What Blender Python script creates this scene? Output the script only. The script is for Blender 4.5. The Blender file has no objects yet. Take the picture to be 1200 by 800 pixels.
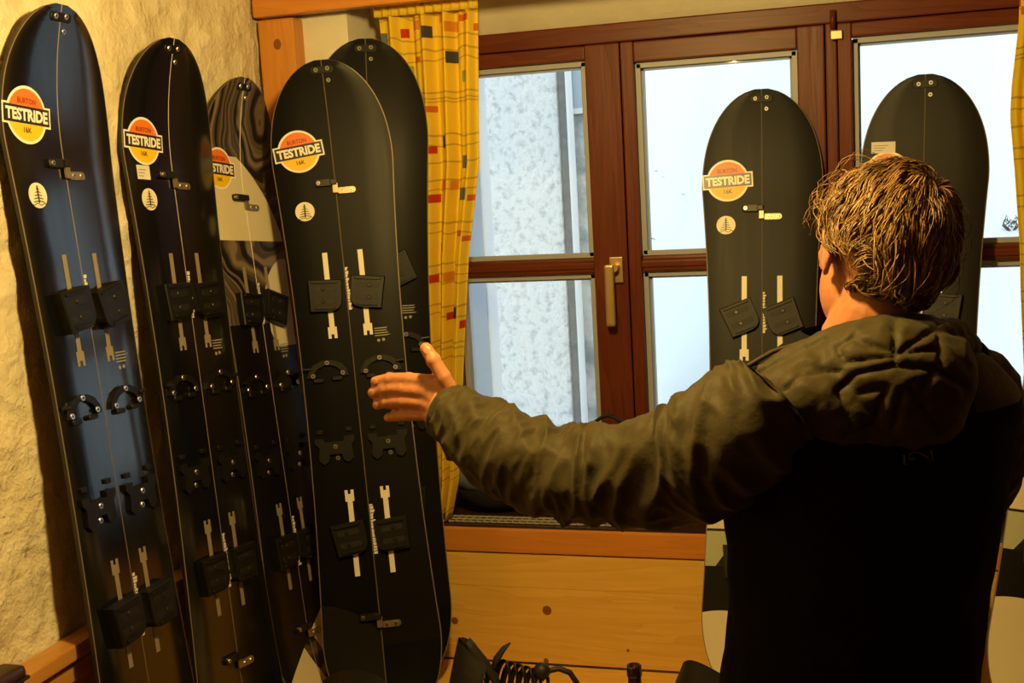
import bpy, bmesh, math, random
from mathutils import Vector, Matrix, noise

# ------------------------------------------------------------------ camera
SC = bpy.context.scene
COL = SC.collection
FPX, CX, CY = 1382.0, 600.0, 400.0
CAM_H = 1.76


def cam_axes():
    # directions of the window wall (horizontal) and of the plumb line, read from their vanishing points
    def ray(x, y):
        return Vector((x - CX, -(y - CY), -FPX))
    down = ray(1160, 10300).normalized()
    left = ray(-4130, 475)
    left = (left - left.dot(down) * down).normalized()
    X, Z = -left, -down
    return Matrix((X, Z.cross(X), Z))


RM = cam_axes()
CAM = Vector((0, 0, CAM_H))
cam_data = bpy.data.cameras.new('camera')
cam_data.sensor_width = 36.0
cam_data.lens = FPX / 1200.0 * 36.0
cam_data.clip_start = 0.05
cam = bpy.data.objects.new('camera', cam_data)
COL.objects.link(cam)
cam.matrix_world = Matrix.Translation(CAM) @ RM.to_4x4()
SC.camera = cam


def px(x, y, d):
    """world point seen at photo pixel (x, y), d metres along the optical axis"""
    return CAM + RM @ Vector(((x - CX) / FPX * d, -(y - CY) / FPX * d, -d))


def px_y(x, y, Y):
    v = RM @ Vector(((x - CX) / FPX, -(y - CY) / FPX, -1))
    return CAM + v * (Y / v.y)


def to_px(P):
    q = RM.transposed() @ (P - CAM)
    return CX + FPX * q.x / -q.z, CY - FPX * q.y / -q.z


# ------------------------------------------------------------------ world, exposure
vs = SC.view_settings
vs.view_transform = 'Standard'
vs.look = 'None'
vs.exposure = 0.0
vs.gamma = 1.0
vs.use_curve_mapping = False
world = bpy.data.worlds.new('overcast')
SC.world = world
world.use_nodes = True
bg = world.node_tree.nodes['Background']
bg.inputs[0].default_value = (0.80, 0.93, 1.0, 1)
bg.inputs[1].default_value = 1.6
LAMP_POS = Vector((-0.45, 1.50, 2.22))
LAMP_STRENGTH = 590.0
LAMP_COLOR = (1.0, 0.68, 0.20, 1)

# ------------------------------------------------------------------ helpers


def tag(o, label=None, cat=None, group=None, kind=None):
    if label: o['label'] = label
    if cat: o['category'] = cat
    if group: o['group'] = group
    if kind: o['kind'] = kind
    return o


def empty(name, loc=(0, 0, 0)):
    o = bpy.data.objects.new(name, None)
    o.empty_display_size = 0.05
    COL.objects.link(o)
    o.location = loc
    return o


def smooth_mesh(me, on=True):
    me.polygons.foreach_set('use_smooth', [on] * len(me.polygons))


def mesh_obj(name, verts, faces, mats, parent=None, smooth=False, fm=None, uv=None):
    me = bpy.data.meshes.new(name)
    me.from_pydata([tuple(v) for v in verts], [], faces)
    if not isinstance(mats, (list, tuple)): mats = [mats]
    for m in mats: me.materials.append(m)
    if fm: me.polygons.foreach_set('material_index', fm)
    if uv:
        l = me.uv_layers.new(name='UVMap')
        for lp in me.loops: l.data[lp.index].uv = uv[lp.vertex_index]
    if smooth: smooth_mesh(me)
    me.update()
    o = bpy.data.objects.new(name, me)
    COL.objects.link(o)
    o.parent = parent
    return o


class MB:
    """collects vertices and faces of one mesh; fmap maps (a, b, c) of the drawing space to object space"""

    def __init__(s, fmap=None):
        s.v, s.f, s.m = [], [], []
        s.fmap = fmap or (lambda p: Vector(p))

    def add(s, vs, fs, m=0):
        b = len(s.v)
        s.v += [s.fmap(p) for p in vs]
        s.f += [tuple(b + i for i in f) for f in fs]
        s.m += [m] * len(fs)

    def box(s, lo, hi, m=0, ch=0.0, rot=None, piv=None):
        x0, y0, z0 = lo; x1, y1, z1 = hi
        if ch <= 0:
            vs = [(x0, y0, z0), (x1, y0, z0), (x1, y1, z0), (x0, y1, z0), (x0, y0, z1), (x1, y0, z1), (x1, y1, z1), (x0, y1, z1)]
            fs = [(0, 3, 2, 1), (4, 5, 6, 7), (0, 1, 5, 4), (1, 2, 6, 5), (2, 3, 7, 6), (3, 0, 4, 7)]
        else:
            c = min(ch, (x1 - x0) / 2.01, (y1 - y0) / 2.01, (z1 - z0) / 2.01)
            bm = bmesh.new()
            bmesh.ops.create_cube(bm, size=1)
            for v in bm.verts:
                v.co = Vector(((x0 + x1) / 2 + v.co.x * (x1 - x0), (y0 + y1) / 2 + v.co.y * (y1 - y0), (z0 + z1) / 2 + v.co.z * (z1 - z0)))
            bmesh.ops.bevel(bm, geom=bm.edges[:], offset=c, segments=2, profile=0.6, affect='EDGES')
            bm.verts.index_update()
            vs = [v.co.copy() for v in bm.verts]
            fs = [tuple(v.index for v in f.verts) for f in bm.faces]
            bm.free()
        if rot is not None:
            piv = Vector(piv) if piv is not None else Vector(((x0 + x1) / 2, (y0 + y1) / 2, (z0 + z1) / 2))
            vs = [rot @ (Vector(v) - piv) + piv for v in vs]
        s.add(vs, fs, m)

    def prism(s, poly, h0, h1, m=0, ch=0.0, c=(0, 0), a=0.0):
        """poly in the (a, b) plane, raised from h0 to h1 along the third axis"""
        ca, sa = math.cos(a), math.sin(a)
        R = lambda p: (c[0] + p[0] * ca - p[1] * sa, c[1] + p[0] * sa + p[1] * ca)
        n = len(poly)
        mx = sum(p[0] for p in poly) / n; my = sum(p[1] for p in poly) / n
        w = max(max(abs(p[0] - mx), abs(p[1] - my)) for p in poly)
        ins = [(mx + (p[0] - mx) * (1 - ch / w), my + (p[1] - my) * (1 - ch / w)) for p in poly]
        vs = [(*R(p), h0) for p in poly] + [(*R(p), h1 - ch) for p in poly] + [(*R(p), h1) for p in ins]
        fs = [(i, (i + 1) % n, n + (i + 1) % n, n + i) for i in range(n)]
        fs += [(n + i, n + (i + 1) % n, 2 * n + (i + 1) % n, 2 * n + i) for i in range(n)]
        fs.append(tuple(range(2 * n, 3 * n)))
        fs.append(tuple(range(n - 1, -1, -1)))
        s.add(vs, fs, m)

    def tube(s, pts, rad, seg=10, m=0, cap=True, flat=1.0, up=None):
        pts = [Vector(p) for p in pts]
        if not isinstance(rad, (list, tuple)): rad = [rad] * len(pts)
        vs, fs = [], []
        u = None
        for i, p in enumerate(pts):
            t = (pts[min(i + 1, len(pts) - 1)] - pts[max(i - 1, 0)]).normalized()
            if u is None:
                ref = Vector(up) if up is not None else (Vector((0, 0, 1)) if abs(t.z) < 0.9 else Vector((1, 0, 0)))
                u = (ref - ref.dot(t) * t).normalized()
            else:
                u = (u - u.dot(t) * t).normalized()
            w = t.cross(u)
            for k in range(seg):
                an = 2 * math.pi * k / seg
                vs.append(p + (u * math.cos(an) * flat + w * math.sin(an)) * rad[i])
        for i in range(len(pts) - 1):
            for k in range(seg):
                fs.append((i * seg + k, i * seg + (k + 1) % seg, (i + 1) * seg + (k + 1) % seg, (i + 1) * seg + k))
        if cap:
            fs.append(tuple(range(seg - 1, -1, -1)))
            fs.append(tuple(range((len(pts) - 1) * seg, len(pts) * seg)))
        s.add(vs, fs, m)

    def ball(s, c, r, m=0, nu=16, nv=10, basis=None):
        c = Vector(c)
        if not isinstance(r, (list, tuple)): r = (r, r, r)
        B = basis or Matrix.Identity(3)
        vs, fs = [], []
        vs.append(c + B @ Vector((0, 0, r[2])))
        for j in range(1, nv):
            th = math.pi * j / nv
            for k in range(nu):
                ph = 2 * math.pi * k / nu
                vs.append(c + B @ Vector((r[0] * math.sin(th) * math.cos(ph), r[1] * math.sin(th) * math.sin(ph), r[2] * math.cos(th))))
        vs.append(c - B @ Vector((0, 0, r[2])))
        for k in range(nu): fs.append((0, 1 + k, 1 + (k + 1) % nu))
        for j in range(nv - 2):
            for k in range(nu):
                a = 1 + j * nu + k; b = 1 + j * nu + (k + 1) % nu
                fs.append((a, a + nu, b + nu, b))
        L = len(vs) - 1
        for k in range(nu): fs.append((L, 1 + (nv - 2) * nu + (k + 1) % nu, 1 + (nv - 2) * nu + k))
        s.add(vs, fs, m)

    def lathe(s, prof, seg=24, m=0, c=(0, 0, 0)):
        vs, fs = [], []
        for r, z in prof:
            for k in range(seg):
                a = 2 * math.pi * k / seg
                vs.append((c[0] + r * math.cos(a), c[1] + r * math.sin(a), c[2] + z))
        for i in range(len(prof) - 1):
            for k in range(seg):
                fs.append((i * seg + k, i * seg + (k + 1) % seg, (i + 1) * seg + (k + 1) % seg, (i + 1) * seg + k))
        s.add(vs, fs, m)

    def build(s, name, mats, parent=None, smooth=False, uv=None):
        return mesh_obj(name, s.v, s.f, mats, parent, smooth, s.m, uv)


def spline(pts, n):
    """Catmull-Rom through points (any tuple length)"""
    pts = [tuple(p) for p in pts]
    P = [pts[0]] + pts + [pts[-1]]
    out = []
    segs = len(pts) - 1
    for i in range(n):
        t = i / (n - 1) * segs
        k = min(int(t), segs - 1); f = t - k
        a, b, c, d = P[k], P[k + 1], P[k + 2], P[k + 3]
        out.append(tuple(0.5 * ((2 * b[j]) + (-a[j] + c[j]) * f + (2 * a[j] - 5 * b[j] + 4 * c[j] - d[j]) * f * f + (-a[j] + 3 * b[j] - 3 * c[j] + d[j]) * f ** 3) for j in range(len(b))))
    return out


def remesh(mb, name, voxel, mats, parent=None, smooth_it=6, fac=0.5):
    """fuse overlapping closed pieces into one continuous skin"""
    o = mb.build(name + '_src', mats)
    md = o.modifiers.new('r', 'REMESH'); md.mode = 'VOXEL'; md.voxel_size = voxel
    sm = o.modifiers.new('s', 'SMOOTH'); sm.factor = fac; sm.iterations = smooth_it
    dg = bpy.context.evaluated_depsgraph_get()
    me = bpy.data.meshes.new_from_object(o.evaluated_get(dg))
    bpy.data.objects.remove(o)
    me.name = name
    me.materials.clear()
    for m in (mats if isinstance(mats, (list, tuple)) else [mats]): me.materials.append(m)
    smooth_mesh(me)
    r = bpy.data.objects.new(name, me)
    COL.objects.link(r); r.parent = parent
    return r


def displace(o, fn):
    me = o.data
    me.update()
    nr = [v.normal.copy() for v in me.vertices]
    for v, n in zip(me.vertices, nr):
        v.co = v.co + n * fn(v.co, n)
    me.update()


# ------------------------------------------------------------------ materials


def new_mat(name):
    m = bpy.data.materials.new(name)
    m.use_nodes = True
    nt = m.node_tree
    return m, nt, nt.nodes, nt.links, nt.nodes['Principled BSDF']


def mat(name, col, rough=0.5, metal=0.0, spec=0.5, bump=0.0, bscale=60.0, vary=0.0, sheen=0.0, coat=0.0):
    m, nt, N, Lk, b = new_mat(name)
    b.inputs['Base Color'].default_value = (*col, 1)
    b.inputs['Roughness'].default_value = rough
    b.inputs['Metallic'].default_value = metal
    b.inputs['Specular IOR Level'].default_value = spec
    if sheen: b.inputs['Sheen Weight'].default_value = sheen
    if coat:
        b.inputs['Coat Weight'].default_value = coat
        b.inputs['Coat Roughness'].default_value = 0.15
    if bump or vary:
        tc = N.new('ShaderNodeTexCoord')
        nz = N.new('ShaderNodeTexNoise'); nz.inputs['Scale'].default_value = bscale; nz.inputs['Detail'].default_value = 5
        Lk.new(tc.outputs['Object'], nz.inputs['Vector'])
        if bump:
            bp = N.new('ShaderNodeBump'); bp.inputs['Strength'].default_value = 1.0; bp.inputs['Distance'].default_value = bump
            Lk.new(nz.outputs['Fac'], bp.inputs['Height']); Lk.new(bp.outputs['Normal'], b.inputs['Normal'])
        if vary:
            mx = N.new('ShaderNodeMix'); mx.data_type = 'RGBA'
            mx.inputs[6].default_value = (*[c * (1 - vary) for c in col], 1)
            mx.inputs[7].default_value = (*[min(1, c * (1 + vary)) for c in col], 1)
            Lk.new(nz.outputs['Fac'], mx.inputs[0]); Lk.new(mx.outputs[2], b.inputs['Base Color'])
    return m


def wood(name, c0, c1, axis='X', scale=1.0, rough=0.4, spec=0.4, knots=False):
    """pine or stained timber: long grain along one axis"""
    m, nt, N, Lk, b = new_mat(name)
    tc = N.new('ShaderNodeTexCoord')
    mp = N.new('ShaderNodeMapping')
    s = {'X': (0.55, 7, 7), 'Y': (7, 0.55, 7), 'Z': (7, 7, 0.55)}[axis]
    mp.inputs['Scale'].default_value = [k * scale for k in s]
    Lk.new(tc.outputs['Object'], mp.inputs['Vector'])
    nz = N.new('ShaderNodeTexNoise'); nz.inputs['Scale'].default_value = 1.6; nz.inputs['Detail'].default_value = 3; nz.inputs['Distortion'].default_value = 0.5
    Lk.new(mp.outputs[0], nz.inputs['Vector'])
    mu = N.new('ShaderNodeMath'); mu.operation = 'MULTIPLY'; mu.inputs[1].default_value = 9.0
    Lk.new(nz.outputs['Fac'], mu.inputs[0])
    fr = N.new('ShaderNodeMath'); fr.operation = 'FRACT'
    Lk.new(mu.outputs[0], fr.inputs[0])
    fine = N.new('ShaderNodeTexNoise'); fine.inputs['Scale'].default_value = 14; fine.inputs['Detail'].default_value = 4
    Lk.new(mp.outputs[0], fine.inputs['Vector'])
    mixf = N.new('ShaderNodeMath'); mixf.operation = 'MULTIPLY_ADD'; mixf.inputs[1].default_value = 0.35
    Lk.new(fr.outputs[0], mixf.inputs[0])
    m2 = N.new('ShaderNodeMath'); m2.operation = 'MULTIPLY'; m2.inputs[1].default_value = 0.6
    Lk.new(fine.outputs['Fac'], m2.inputs[0]); Lk.new(m2.outputs[0], mixf.inputs[2])
    rp = N.new('ShaderNodeValToRGB')
    rp.color_ramp.elements[0].position = 0.15; rp.color_ramp.elements[0].color = (*c0, 1)
    rp.color_ramp.elements[1].position = 0.8; rp.color_ramp.elements[1].color = (*c1, 1)
    Lk.new(mixf.outputs[0], rp.inputs[0])
    Lk.new(rp.outputs[0], b.inputs['Base Color'])
    b.inputs['Roughness'].default_value = rough
    b.inputs['Specular IOR Level'].default_value = spec
    bp = N.new('ShaderNodeBump'); bp.inputs['Distance'].default_value = 0.0006
    Lk.new(mixf.outputs[0], bp.inputs['Height']); Lk.new(bp.outputs['Normal'], b.inputs['Normal'])
    return m


def plaster(name, c0, c1, scale=9.0, dist=0.012, rough=0.9):
    m, nt, N, Lk, b = new_mat(name)
    tc = N.new('ShaderNodeTexCoord')
    n1 = N.new('ShaderNodeTexNoise'); n1.inputs['Scale'].default_value = scale; n1.inputs['Detail'].default_value = 8; n1.inputs['Roughness'].default_value = 0.62
    n2 = N.new('ShaderNodeTexNoise'); n2.inputs['Scale'].default_value = scale * 5; n2.inputs['Detail'].default_value = 4
    Lk.new(tc.outputs['Object'], n1.inputs['Vector']); Lk.new(tc.outputs['Object'], n2.inputs['Vector'])
    ad = N.new('ShaderNodeMath'); ad.operation = 'MULTIPLY_ADD'; ad.inputs[1].default_value = 0.22
    Lk.new(n2.outputs['Fac'], ad.inputs[0]); Lk.new(n1.outputs['Fac'], ad.inputs[2])
    bp = N.new('ShaderNodeBump'); bp.inputs['Distance'].default_value = dist
    Lk.new(ad.outputs[0], bp.inputs['Height']); Lk.new(bp.outputs['Normal'], b.inputs['Normal'])
    rp = N.new('ShaderNodeValToRGB')
    rp.color_ramp.elements[0].position = 0.35; rp.color_ramp.elements[0].color = (*c0, 1)
    rp.color_ramp.elements[1].position = 0.6; rp.color_ramp.elements[1].color = (*c1, 1)
    Lk.new(n1.outputs['Fac'], rp.inputs[0]); Lk.new(rp.outputs[0], b.inputs['Base Color'])
    b.inputs['Roughness'].default_value = rough
    b.inputs['Specular IOR Level'].default_value = 0.15
    return m


M = {}
M['plaster'] = plaster('cream_plaster', (0.70, 0.61, 0.42), (0.86, 0.79, 0.61), 9.0, 0.03)
M['panelling'] = wood('dark_wall_panelling', (0.05, 0.024, 0.010), (0.09, 0.045, 0.018), 'Z', 0.8, 0.6)
M['plaster_plain'] = plaster('smooth_plaster', (0.72, 0.68, 0.58), (0.80, 0.76, 0.66), 5.0, 0.006)
M['pine'] = wood('honey_pine', (0.68, 0.39, 0.07), (0.82, 0.52, 0.115), 'X', 1.0, 0.38)
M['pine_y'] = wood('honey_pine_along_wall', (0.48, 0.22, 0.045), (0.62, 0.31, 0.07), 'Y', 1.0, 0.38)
M['pine_orange'] = wood('orange_pine', (0.55, 0.20, 0.03), (0.64, 0.26, 0.045), 'X', 1.0, 0.35)
M['pine_post'] = wood('orange_pine_upright', (0.56, 0.22, 0.035), (0.66, 0.29, 0.055), 'Z', 0.8, 0.4)
M['knot'] = mat('pine_knot', (0.22, 0.08, 0.015), 0.5)
M['redwood'] = wood('red_stained_timber', (0.085, 0.016, 0.006), (0.15, 0.030, 0.010), 'Z', 1.0, 0.4, 0.25)
M['redwood_x'] = wood('red_stained_timber_across', (0.085, 0.016, 0.006), (0.15, 0.030, 0.010), 'X', 1.0, 0.4, 0.25)
M['sill'] = wood('dark_sill_timber', (0.035, 0.014, 0.008), (0.07, 0.026, 0.013), 'X', 1.0, 0.25, 0.5)
M['floor'] = wood('floor_boards', (0.20, 0.10, 0.04), (0.30, 0.16, 0.07), 'Y', 0.6, 0.45)
M['gasket'] = mat('daylit_glazing_seal', (0.36, 0.38, 0.47), 0.5)  # blue-grey of outside light on the reveals painted into seals and beads
M['brass'] = mat('pale_brass', (0.42, 0.34, 0.21), 0.36, 0.8)
M['bronze'] = mat('bronze_enamel', (0.55, 0.40, 0.20), 0.35, 0.7)
M['grille'] = mat('vent_grille_metal', (0.62, 0.58, 0.48), 0.4, 0.4)
M['steel'] = mat('steel', (0.75, 0.72, 0.66), 0.28, 1.0)
M['dark_metal'] = mat('dark_metal', (0.03, 0.027, 0.024), 0.38, 0.6)
M['black_plastic'] = mat('black_plastic', (0.0065, 0.006, 0.0055), 0.45, 0, 0.35, 0.0003, 300)
M['black_slot'] = mat('recess_shade_black', (0.006, 0.006, 0.006), 0.6)  # shade inside recesses painted as flat black inserts
M['puck_grey'] = mat('charcoal_puck', (0.022, 0.020, 0.017), 0.5, 0, 0.3, 0.0003, 250)
M['cream_inlay'] = mat('cream_inlay', (0.80, 0.76, 0.62), 0.4)
M['white_print'] = mat('off_white_print', (0.72, 0.69, 0.60), 0.5)
M['grey_print'] = mat('faded_grey_print', (0.30, 0.28, 0.24), 0.5)
M['shaded_inlay'] = mat('shaded_cream_inlay', (0.26, 0.22, 0.14), 0.45)  # cream inlay with dim wall-side light painted into a darker colour
M['st_white'] = mat('sticker_white', (0.88, 0.86, 0.80), 0.35)
M['st_orange'] = mat('sticker_orange', (0.78, 0.19, 0.022), 0.4)
M['st_yellow'] = mat('sticker_yellow', (0.88, 0.56, 0.014), 0.4)
M['st_dark'] = mat('sticker_dark', (0.020, 0.017, 0.022), 0.35)
M['st_maroon'] = mat('sticker_maroon', (0.28, 0.035, 0.015), 0.4)
M['st_label'] = mat('paper_label', (0.72, 0.72, 0.70), 0.5)
M['edge'] = mat('board_edge', (0.22, 0.18, 0.12), 0.4, 0.3)
M['sidewall'] = mat('black_sidewall', (0.012, 0.011, 0.010), 0.4)
M['base'] = mat('board_base', (0.02, 0.02, 0.02), 0.3)
# ------------------------------------------------------------------ room shell
XL, XR, YB, YW, ZC = -1.49, 2.7, -2.2, 2.92, 2.62
SEAT = 0.46


def undulating_wall(name, origin, du, dv, lu, lv, n_out, nu, nv, amp, m, seed):
    vs, fs = [], []
    for j in range(nv + 1):
        for i in range(nu + 1):
            p = Vector(origin) + Vector(du) * (lu * i / nu) + Vector(dv) * (lv * j / nv)
            q = Vector((p.x + seed, p.y - seed, p.z + 3 * seed))
            h = noise.fractal(q * 3.2, 1.0, 2.0, 5) * amp + noise.fractal(q * 15, 0.8, 2.0, 4) * amp * 0.34
            vs.append(p + Vector(n_out) * (h - amp * 0.5))
    for j in range(nv):
        for i in range(nu):
            a = j * (nu + 1) + i
            fs.append((a, a + 1, a + nu + 2, a + nu + 1))
    return tag(mesh_obj(name, vs, fs, m, None, True), kind='structure')


b = MB(); b.box((XL - .1, YB - .1, -0.12), (XR + .1, YW + .4, 0)); tag(b.build('floor', M['floor']), kind='structure')
b = MB(); b.box((XL - .1, YB - .1, ZC), (XR + .1, YW + .4, ZC + 0.12)); tag(b.build('ceiling', wood('ceiling_boards', (.16, .075, .025), (.24, .12, .04), 'Y', .6, .5)), kind='structure')
undulating_wall('wall_left', (XL, YB, 0), (0, 1, 0), (0, 0, 1), YW - YB + .05, ZC, (1, 0, 0), 380, 190, 0.017, M['plaster'], 1.7)
b = MB(); b.box((XR, YB, 0), (XR + .1, YW + .2, ZC)); tag(b.build('wall_right', M['panelling']), kind='structure')
b = MB(); b.box((XL, YB - .1, 0), (XR, YB, ZC)); tag(b.build('wall_back', M['panelling']), kind='structure')

# window wall with its recess (front face at YW, window plane about 0.24 deeper, outer face at YO)
WX0, WX1, WZ0, WZ1 = -1.26, 0.82, 0.84, 2.145
YG = 3.14          # room face of the window frame
YO = 3.56          # outer face of the house wall
b = MB()
b.box((XL - .1, YW, 0), (WX0, YO, ZC))
b.box((WX1, YW, 0), (XR + .1, YO, ZC))
b.box((WX0, YW, 0), (WX1, YO, WZ0 - 0.04))
# lintel with a soffit that rises towards the room
zs = 2.36
vs = [(WX0, YW, ZC), (WX1, YW, ZC), (WX1, YW, zs), (WX0, YW, zs), (WX0, YG + .02, WZ1), (WX1, YG + .02, WZ1), (WX0, YO, WZ1), (WX1, YO, WZ1), (WX0, YO, ZC), (WX1, YO, ZC)]
fs = [(0, 1, 2, 3), (3, 2, 5, 4), (4, 5, 7, 6), (6, 7, 9, 8), (0, 8, 9, 1), (0, 3, 4, 6, 8), (1, 9, 7, 5, 2)]
b.add(vs, fs)
tag(b.build('wall_front', M['plaster_plain']), kind='structure')

# ------------------------------------------------------------------ window: frame, three sashes with two panes each
win = tag(empty('window_1', ((WX0 + WX1) / 2, YG, WZ0)), kind='structure')


def wpart(name, lo, hi, m, parent=None, ch=0.004):
    P = parent or win
    off = Vector(win.location)
    b = MB(); b.box(Vector(lo) - off, Vector(hi) - off, 0, ch)
    return b.build(name, m, P)


def glass_mat():
    m = bpy.data.materials.new('window_glass'); m.use_nodes = True
    nt = m.node_tree; N = nt.nodes; N.clear()
    out = N.new('ShaderNodeOutputMaterial'); mx = N.new('ShaderNodeMixShader')
    tr = N.new('ShaderNodeBsdfTransparent'); gl = N.new('ShaderNodeBsdfGlossy'); fr = N.new('ShaderNodeFresnel')
    fr.inputs[0].default_value = 1.45
    gl.inputs['Roughness'].default_value = 0.02
    tr.inputs[0].default_value = (0.96, 0.98, 0.98, 1)
    nt.links.new(fr.outputs[0], mx.inputs[0]); nt.links.new(tr.outputs[0], mx.inputs[1]); nt.links.new(gl.outputs[0], mx.inputs[2])
    nt.links.new(mx.outputs[0], out.inputs[0])
    return m


M['glass'] = glass_mat()
GO = Vector(win.location)
wpart('frame_head', (WX0, YG, 2.095), (WX1, YG + .07, WZ1), M['redwood_x'])
wpart('frame_jamb', (WX0, YG, WZ0), (-1.12, YG + .07, 2.095), M['redwood'])
wpart('frame_jamb', (0.55, YG, WZ0), (WX1, YG + .07, 2.095), M['redwood'])
wpart('frame_bottom', (WX0 + .05, YG, WZ0), (WX1 - .05, YG + .07, WZ0 + .03), M['redwood_x'])
wpart('frame_mullion', (-0.064, YG - .004, WZ0 + .03), (-0.036, YG + .07, 2.095), M['redwood'])
wpart('rebate_light_stop', (-0.095, YG + .046, WZ0 + .03), (-0.005, YG + .07, 2.095), M['redwood'])  # rebate strips added behind the sashes to stop light leaking through gaps
wpart('rebate_light_stop', (-0.625, YG + .046, WZ0 + .03), (-0.548, YG + .07, 2.095), M['redwood'])
wpart('rebate_light_stop', (WX0 + .05, YG + .046, 2.06), (WX1 - .05, YG + .07, 2.095), M['redwood_x'])
wpart('rebate_light_stop', (WX0 + .05, YG + .046, WZ0 + .03), (WX1 - .05, YG + .07, WZ0 + .08), M['redwood_x'])
wpart('rebate_light_stop', (WX0 + .05, YG + .046, WZ0 + .03), (-1.085, YG + .07, 2.095), M['redwood'])
wpart('rebate_light_stop', (0.515, YG + .046, WZ0 + .03), (WX1 - .05, YG + .07, 2.095), M['redwood'])
# sash = (x0, x1, pane x0, pane x1)
sashes = [(-1.12, -0.586, -1.068, -0.683), (-0.583, -0.066, -0.545, -0.137), (-0.034, 0.55, 0.004, 0.505)]
for k, (x0, x1, p0, p1) in enumerate(sashes):
    zt, zb = 2.092, WZ0 + .034
    y0, y1 = YG - .018, YG + .045
    zp1, zm1, zm0, zp0 = (2.050, 2.034, 2.052)[k], 1.534, 1.484, WZ0 + .10
    b = MB()
    o = [Vector(p) - GO for p in ((x0, y0, zb), (p0 - .012, y1, zt))]
    sash = empty('sash'); sash.parent = win
    P = sash
    wpart('stile', (x0, y0, zb), (p0 - .004, y1, zt), M['redwood'], P)
    wpart('stile', (p1 + .004, y0, zb), (x1, y1, zt), M['redwood'], P)
    wpart('top_rail', (p0 - .004, y0 + .002, zp1 + .004), (p1 + .004, y1, zt - .001), M['redwood_x'], P)
    wpart('bottom_rail', (p0 - .004, y0 + .002, zb), (p1 + .004, y1, zp0 - .004), M['redwood_x'], P)
    wpart('glazing_bar', (p0 - .004, y0 + .006, zm0 + .004), (p1 + .004, y1 - .004, zm1 - .004), M['redwood_x'], P, 0.006)
    wpart('bar_bead', (p0 - .004, y0 + .001, zm0 + .016), (p1 + .004, y0 + .012, zm1 - .016), M['redwood_x'], P, 0.003)
    for (za, zc) in ((zm1, zp1), (zp0, zm0)):
        # glazing bead, seal and pane
        bb = MB()
        w = 0.010
        for lo, hi in (((p0 - .003, 0, za), (p0 + w, 0, zc)), ((p1 - w, 0, za), (p1 + .003, 0, zc)), ((p0, 0, zc - w), (p1, 0, zc + .003)), ((p0, 0, za - .003), (p1, 0, za + w))):
            bb.box(Vector((lo[0], YG + .004, lo[2])) - GO, Vector((hi[0], YG + .012, hi[2])) - GO)
        bb.build('glazing_seal', M['gasket'], P)
        bb = MB()
        bb.box(Vector((p0 - .002, YG + .016, za - .002)) - GO, Vector((p1 + .002, YG + .020, zc + .002)) - GO)
        bb.build('pane', M['glass'], P)
        bb = MB()
        w = 0.016
        for lo, hi in (((p0 - .004, 0, za), (p0 + w, 0, zc)), ((p1 - w, 0, za), (p1 + .004, 0, zc)), ((p0, 0, zc - w), (p1, 0, zc + .004)), ((p0, 0, za - .004), (p1, 0, za + .008))):
            bb.box(Vector((lo[0], YG + .022, lo[2])) - GO, Vector((hi[0], YG + .043, hi[2])) - GO)
        bb.build('outer_bead', M['gasket'], P)
    if k == 0:
        h = MB()
        h.box(Vector((-.634, YG - .030, 1.462)) - GO, Vector((-.598, YG - .018, 1.532)) - GO, 0, .003)
        h.tube([Vector((-.616, YG - .028, 1.505)) - GO, Vector((-.616, YG - .062, 1.505)) - GO], .011, 12)
        h.build('handle_plate', M['bronze'], P)
        h = MB()
        h.box(Vector((-.641, YG - .074, 1.350)) - GO, Vector((-.616, YG - .054, 1.515)) - GO, 0, .006)
        h.build('handle_lever', M['bronze'], P)
    if k == 2:
        h = MB()
        h.box(Vector((-.050, YG - .03, 2.052)) - GO, Vector((-.022, YG - .016, 2.074)) - GO, 0, .002)
        h.build('latch', M['bronze'], P)
        h = MB()
        h.tube([Vector((-.045, YG - .014, 2.080)) - GO, Vector((-.045, YG - .014, 2.125)) - GO], .007, 10)
        h.build('hinge', M['redwood'], P, True)

# sill with a slatted heating grille let into it
sl = empty('window_sill'); sl.parent = win
wpart('sill_board', (WX0, YW - .015, 0.815), (WX1, YG + .02, 0.838), M['sill'], sl, .003)
gx = -1.09
g = MB(); g.box(Vector((-1.10, 2.935, .8385)) - GO, Vector((-.50, 3.00, .8395)) - GO); g.build('grille_tray', M['black_slot'], sl)
for row in range(3):
    wpart('grille_bar', (-1.10, 2.938 + row * .024, .8390), (-.50, 2.943 + row * .024, .8425), M['grille'], sl, 0)
for i in range(31):
    x = -1.10 + i * .02
    wpart('grille_slat', (x, 2.938, .8390), (x + .004, 2.995, .8420), M['grille'], sl, 0)
wpart('exterior_jamb', (WX0 - .02, YG + .07, WZ0), (-1.10, YO - .08, WZ1), mat('jamb_blue_grey', (0.45, 0.50, 0.58), .6), None, .004)  # jamb coloured blue-grey, paler on the outer trim
wpart('exterior_jamb_trim', (WX0 - .02, YO - .08, WZ0 - .05), (-1.098, YO + .03, WZ1), mat('jamb_paint_white', (0.88, 0.90, 0.92), .6), None, .01)

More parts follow.
